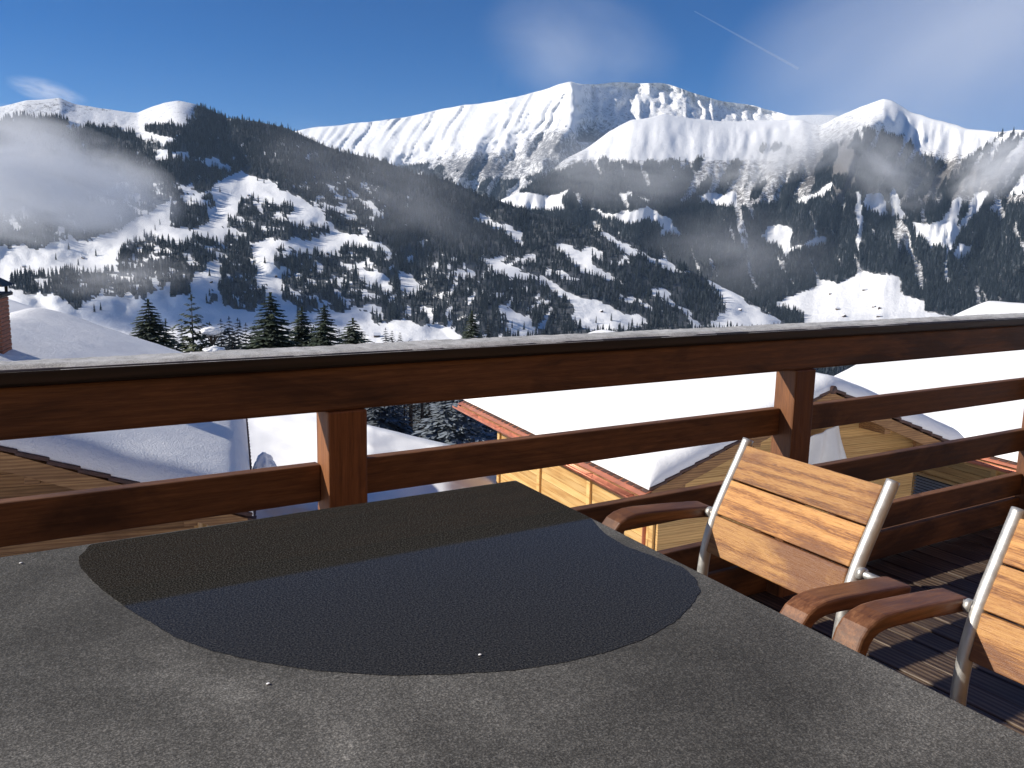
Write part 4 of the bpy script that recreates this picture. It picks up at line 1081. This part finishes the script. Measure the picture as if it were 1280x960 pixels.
# ================================================================== terrace: deck, railing, table, chairs
deck = MB(); deck.box(-1.6, 6.9, -0.9, 2.10, -0.20, -0.035); deck.box(-1.6, 6.9, 2.13, 2.255, -0.20, -0.032)
dk = tag(deck.build('terrace_deck', M['barn']), kind='structure')
plank = None; x_ = -1.6; i = 0
rg = random.Random(8)
while x_ < 6.85:
    if plank is None:
        mb = MB(); mb.box(0, .112, -0.9, 2.262, -.028, 0); plank = mb.build('plank', M['deck'], dk, bevel=.003, seg=1); o = plank
    else: o = plank.copy(); COL.objects.link(o); o.parent = dk
    o.location = (x_, rg.uniform(-.008, .004), rg.uniform(-.003, .001)); x_ += .120; i += 1

YF, YR = 2.144, 2.208
rail = thing('railing', 'dark stained timber railing with frosted capping along the terrace edge', 'railing', (0, YF, 0))
def rbox(name, x0, x1, y0, y1, z0, z1, mat, bev=.006):
    mb = MB(); mb.box(0, x1 - x0, y0 - YF, y1 - YF, 0, z1 - z0)
    o = mb.build(name, mat, rail, bevel=bev); o.location = (x0, 0, z0); return o
posts = [-1.083 - 1.83, -1.083, .747, 2.577, 4.407, 6.237]
PW = .112
for px_ in posts: rbox('post', px_, px_ + PW, YF, YF + .10, -.16, .9055, M['post'])
rbox('top_beam', -3.2, 6.9, YF + .004, YF + .104, .906, 1.0255, M['rail'], .008)
rbox('capping_board', -3.2, 6.9, YF - .012, YF + .142, 1.026, 1.064, M['cap'], .008)
for a_, b_ in zip(posts[:-1], posts[1:]):
    for z0, z1 in ((.643, .748), (.377, .485), (.144, .258), (.004, .132)):
        rbox('rail_board', a_ + PW, b_, YR, YR + .04, z0 + rg.uniform(-.002, .002), z1 + rg.uniform(-.002, .002), M['rail'], .005)
def frost_layer():
    xs = np.arange(-3.2, 6.9, .012); ys = np.linspace(-.012, .142, 15)
    X, Y = np.meshgrid(xs, ys)
    e = np.minimum(Y + .012, .142 - Y)
    edge = e - .010 * (1 + fbm(X * 5, X * 0, 5, 4)) * 1.0
    th = np.clip(edge, 0, .02) / .02
    Z = 1.0642 + th * (.0065 + .004 * fbm(X * 3, Y * 12, 9, 4)) + .0022 * th * fbm(X * 60, Y * 60, 12, 2) - .004 * (th <= 0)
    n, c = X.shape; idx = np.arange(n * c).reshape(n, c)
    F = np.stack([idx[:-1, :-1], idx[:-1, 1:], idx[1:, 1:], idx[1:, :-1]], -1).reshape(-1, 4)
    o = link('frost_layer', mesh_from('frost_layer', np.stack([X, Y, Z], -1).reshape(-1, 3), F, [M['frost']], True), rail)
    o['label'] = 'thin grey granular frost on the capping'
frost_layer()

# table
TX, TY, TZ = 1.122, 1.806, .76
tb = thing('stone_table', 'dark grey granite terrace table with a wet patch in the foreground', 'table', (0, 1.1, -.0095))
tb.rotation_euler = (R_(0.9), 0, 0)                     # stands on a deck that falls away for the rain
mb = MB(); mb.box(-1.3, TX, .36 - 1.1, TY - 1.1, TZ - .035, TZ); mb.build('table_top', M['stone'], tb, bevel=.004)
for lx, ly in ((-1.15, .48), (TX - .14, .48), (-1.15, TY - .14), (TX - .14, TY - .14)):
    mb = MB(); mb.box(lx - .03, lx + .03, ly - 1.13, ly - 1.07, 0.011, TZ - .036); mb.build('leg', M['steel'], tb, bevel=.004)
mb = MB(); mb.box(-1.2, TX - .08, .46 - 1.1, .50 - 1.1, TZ - .08, TZ - .037); mb.box(-1.2, TX - .08, TY - .14 - 1.1, TY - .10 - 1.1, TZ - .08, TZ - .037); mb.build('apron', M['steel'], tb)
def wet_patch():
    pxs = [(700, 615), (716, 632), (733, 644), (752, 664), (778, 678), (812, 689), (850, 702), (868, 716), (872, 730), (858, 748), (838, 768), (800, 788), (755, 803), (700, 815), (640, 824), (560, 830), (480, 831), (400, 826), (330, 817), (262, 805), (215, 790), (190, 775), (172, 764), (148, 746), (118, 725), (98, 706), (95, 694), (104, 686)]
    pts = [at_z(x_, y_, TZ) for x_, y_ in pxs]
    pts = [p for p in pts]
    # right end runs to the table edge, far side to the far edge
    poly = [np.array([TX - .006, TY - .006])] + [p[:2] for p in pts[1:]] + [np.array([pts[-1][0] + .01, TY - .006])]
    out = []
    for i in range(len(poly)):
        a, b = poly[i], poly[(i + 1) % len(poly)]; n = max(1, int(np.linalg.norm(b - a) / .004))
        for k in range(n): out.append(a + (b - a) * k / n)
    out = np.array(out); c = out.mean(0)
    # round the corners of the traced outline, then fray it
    for _ in range(5): out = (np.roll(out, 1, 0) + out * 2 + np.roll(out, -1, 0)) / 4
    s = np.cumsum(np.r_[0, np.linalg.norm(np.diff(out, axis=0), axis=1)])
    d = out - c; d /= np.linalg.norm(d, axis=1)[:, None]
    fr = .007 * fbm(s * 4, s * 0, 3, 4) + .0014 * fbm(s * 120, s * 0, 6, 3)
    out = out + d * fr[:, None]
    out[:, 0] = np.minimum(out[:, 0], TX - .005); out[:, 1] = np.minimum(out[:, 1], TY - .005)
    bm = bmesh.new()
    top = [bm.verts.new((p[0], p[1] - 1.1, TZ + .0007)) for p in out]
    f = bm.faces.new(top); bmesh.ops.recalc_face_normals(bm, faces=[f])
    if f.normal.z < 0: f.normal_flip()
    r = bmesh.ops.extrude_face_region(bm, geom=[f]); 
    for v in r['geom']:
        if isinstance(v, bmesh.types.BMVert): v.co.z -= .0005
    bmesh.ops.recalc_face_normals(bm, faces=bm.faces)
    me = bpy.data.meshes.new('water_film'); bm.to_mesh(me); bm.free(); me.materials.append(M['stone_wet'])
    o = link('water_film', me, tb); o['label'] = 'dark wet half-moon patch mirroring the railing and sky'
wet_patch()
for i, (x_, y_) in enumerate(((335, 848), (600, 812), (26, 705))):
    p = at_z(x_, y_, TZ); bm = bmesh.new(); bmesh.ops.create_icosphere(bm, subdivisions=2, radius=.0022)
    for v in bm.verts: v.co.z *= .5; v.co.x *= 1 + .5 * rg.random()
    me = bpy.data.meshes.new('snow_crumb'); bm.to_mesh(me); bm.free(); me.materials.append(M['snow'])
    tag(link('snow_crumb', me, None, (p[0], p[1], TZ - .0095 + (p[1] - 1.1) * math.tan(R_(.9)) + (.0017 if i != 1 else .0025))), ['tiny snow crumb on the dry stone below the wet patch', 'tiny snow crumb on the wet patch', 'tiny snow crumb near the left end of the table'][i], 'snow', 'snow crumbs on the table')

# chair: steel tubes, three back slats, wooden arms
def arm_mesh(y0, y1):
    path = [(.022, .688), (.0, .691), (-.10, .699), (-.20, .705), (-.235, .705), (-.262, .700), (-.284, .689), (-.300, .671), (-.309, .648), (-.312, .625)]
    path = [Vector((p[0], 0, p[1])) for p in path]; mb = MB(); t = .030
    for i, p in enumerate(path):
        d = (path[min(i + 1, len(path) - 1)] - path[max(i - 1, 0)]).normalized(); n = Vector((-d.z, 0, d.x))
        if n.z < 0 and i < 6: n = -n
        if i >= 6: n = Vector((d.z, 0, -d.x)) if d.z < 0 else n
        if n.x > 0 and i >= 6: n = -n
        w0, w1 = (y0, y1)
        mb.v += [(p.x, w0, p.z), (p.x, w1, p.z), (p.x - n.x * t, w1, p.z - n.z * t), (p.x - n.x * t, w0, p.z - n.z * t)]
    for i in range(len(path) - 1):
        b = i * 4
        for k in range(4): mb.f.append((b + k, b + (k + 1) % 4, b + 4 + (k + 1) % 4, b + 4 + k))
    mb.f += [(3, 2, 1, 0), tuple(len(mb.v) - 4 + k for k in range(4))]
    return mb
def make_chair(label, loc, rz):
    r = thing('terrace_chair', label, 'chair', loc, rz, 'chairs at the table end')
    hw = .215
    TUBE = [(.100, .868), (.085, .838), (.0, .680), (-.024, .600), (-.034, .520), (-.03, .44), (.0, .30), (.10, .0)]
    for s in (-1, 1):
        fine = []
        for a, b in zip(TUBE[:-1], TUBE[1:]): fine += [(a[0] + (b[0] - a[0]) * k / 4, s * hw, a[1] + (b[1] - a[1]) * k / 4) for k in range(4)]
        fine.append((TUBE[-1][0], s * hw, 0.0))
        q = np.array(fine)
        for _ in range(3): q[1:-1] = (q[:-2] + 2 * q[1:-1] + q[2:]) / 4
        mb = MB(); mb.tube([tuple(p) for p in q], .0148, 12); mb.build('rear_leg', M['steel'], r, True)
        ya = s * (hw + (.060 if s > 0 else .092))
        mb = MB(); mb.tube([(-.262, ya, .675), (-.262, ya, .45), (-.27, ya, .0)], .0125, 12); mb.build('front_leg', M['steel'], r, True)
        mb = MB(); mb.tube([(-.262, ya, .415), (-.03, s * hw, .415)], .011, 10); mb.build('seat_rail', M['steel'], r, True)
        mb = MB(); mb.tube([(.0, s * (hw - .004), .680), (.0, ya - s * .029, .680)], .009, 8); mb.tube([(.0, s * (hw + .012), .680), (.0, s * (hw + .024), .680)], .014, 10); mb.build('arm_bracket', M['steel'], r, True)
        arm_mesh(ya - .031, ya + .031).build('armrest', M['arm'], r, bevel=.007, seg=3)
    for p0, p1 in (((.092, .852), (.0475, .769)), ((.0455, .7655), (.0015, .682)), ((.0, .6785), (-.027, .586))):
        d = Vector((p1[0] - p0[0], 0, p1[1] - p0[1])).normalized(); n = Vector((d.z, 0, -d.x)); n = n if n.x < 0 else -n
        f = [(p0[0] + n.x * .010, p0[1] + n.z * .010), (p1[0] + n.x * .010, p1[1] + n.z * .010), (p1[0] - n.x * .008, p1[1] - n.z * .008), (p0[0] - n.x * .008, p0[1] - n.z * .008)]
        mb = MB(); y0, y1 = -hw + .012, hw - .012
        mb.hexa([(f[0][0], y0, f[0][1]), (f[1][0], y0, f[1][1]), (f[2][0], y0, f[2][1]), (f[3][0], y0, f[3][1]), (f[0][0], y1, f[0][1]), (f[1][0], y1, f[1][1]), (f[2][0], y1, f[2][1]), (f[3][0], y1, f[3][1])])
        mb.build('back_slat', M['teak'], r, bevel=.003)
    for k in range(5):
        mb = MB(); mb.box(-.30 + k * .064, -.242 + k * .064, -hw + .004, hw - .004, .428, .448); mb.build('seat_slat', M['teak'], r, bevel=.003)
    return r
make_chair('complete teak and steel armchair nearest the railing at the table end', (1.560, 1.312, 0), R_(-1.5))
make_chair('teak and steel armchair cut off by the right edge of the photo', (1.592, .636, 0), R_(-1.5))

# added unseen timber wall behind the viewer: blocks sky, throws warm light on railing
bw = MB(); bw.box(-7, 10, -1.35, -1.15, -6, 4.2)
wl = tag(bw.build('unseen_bounce_wall', M['oldwood']), kind='structure')
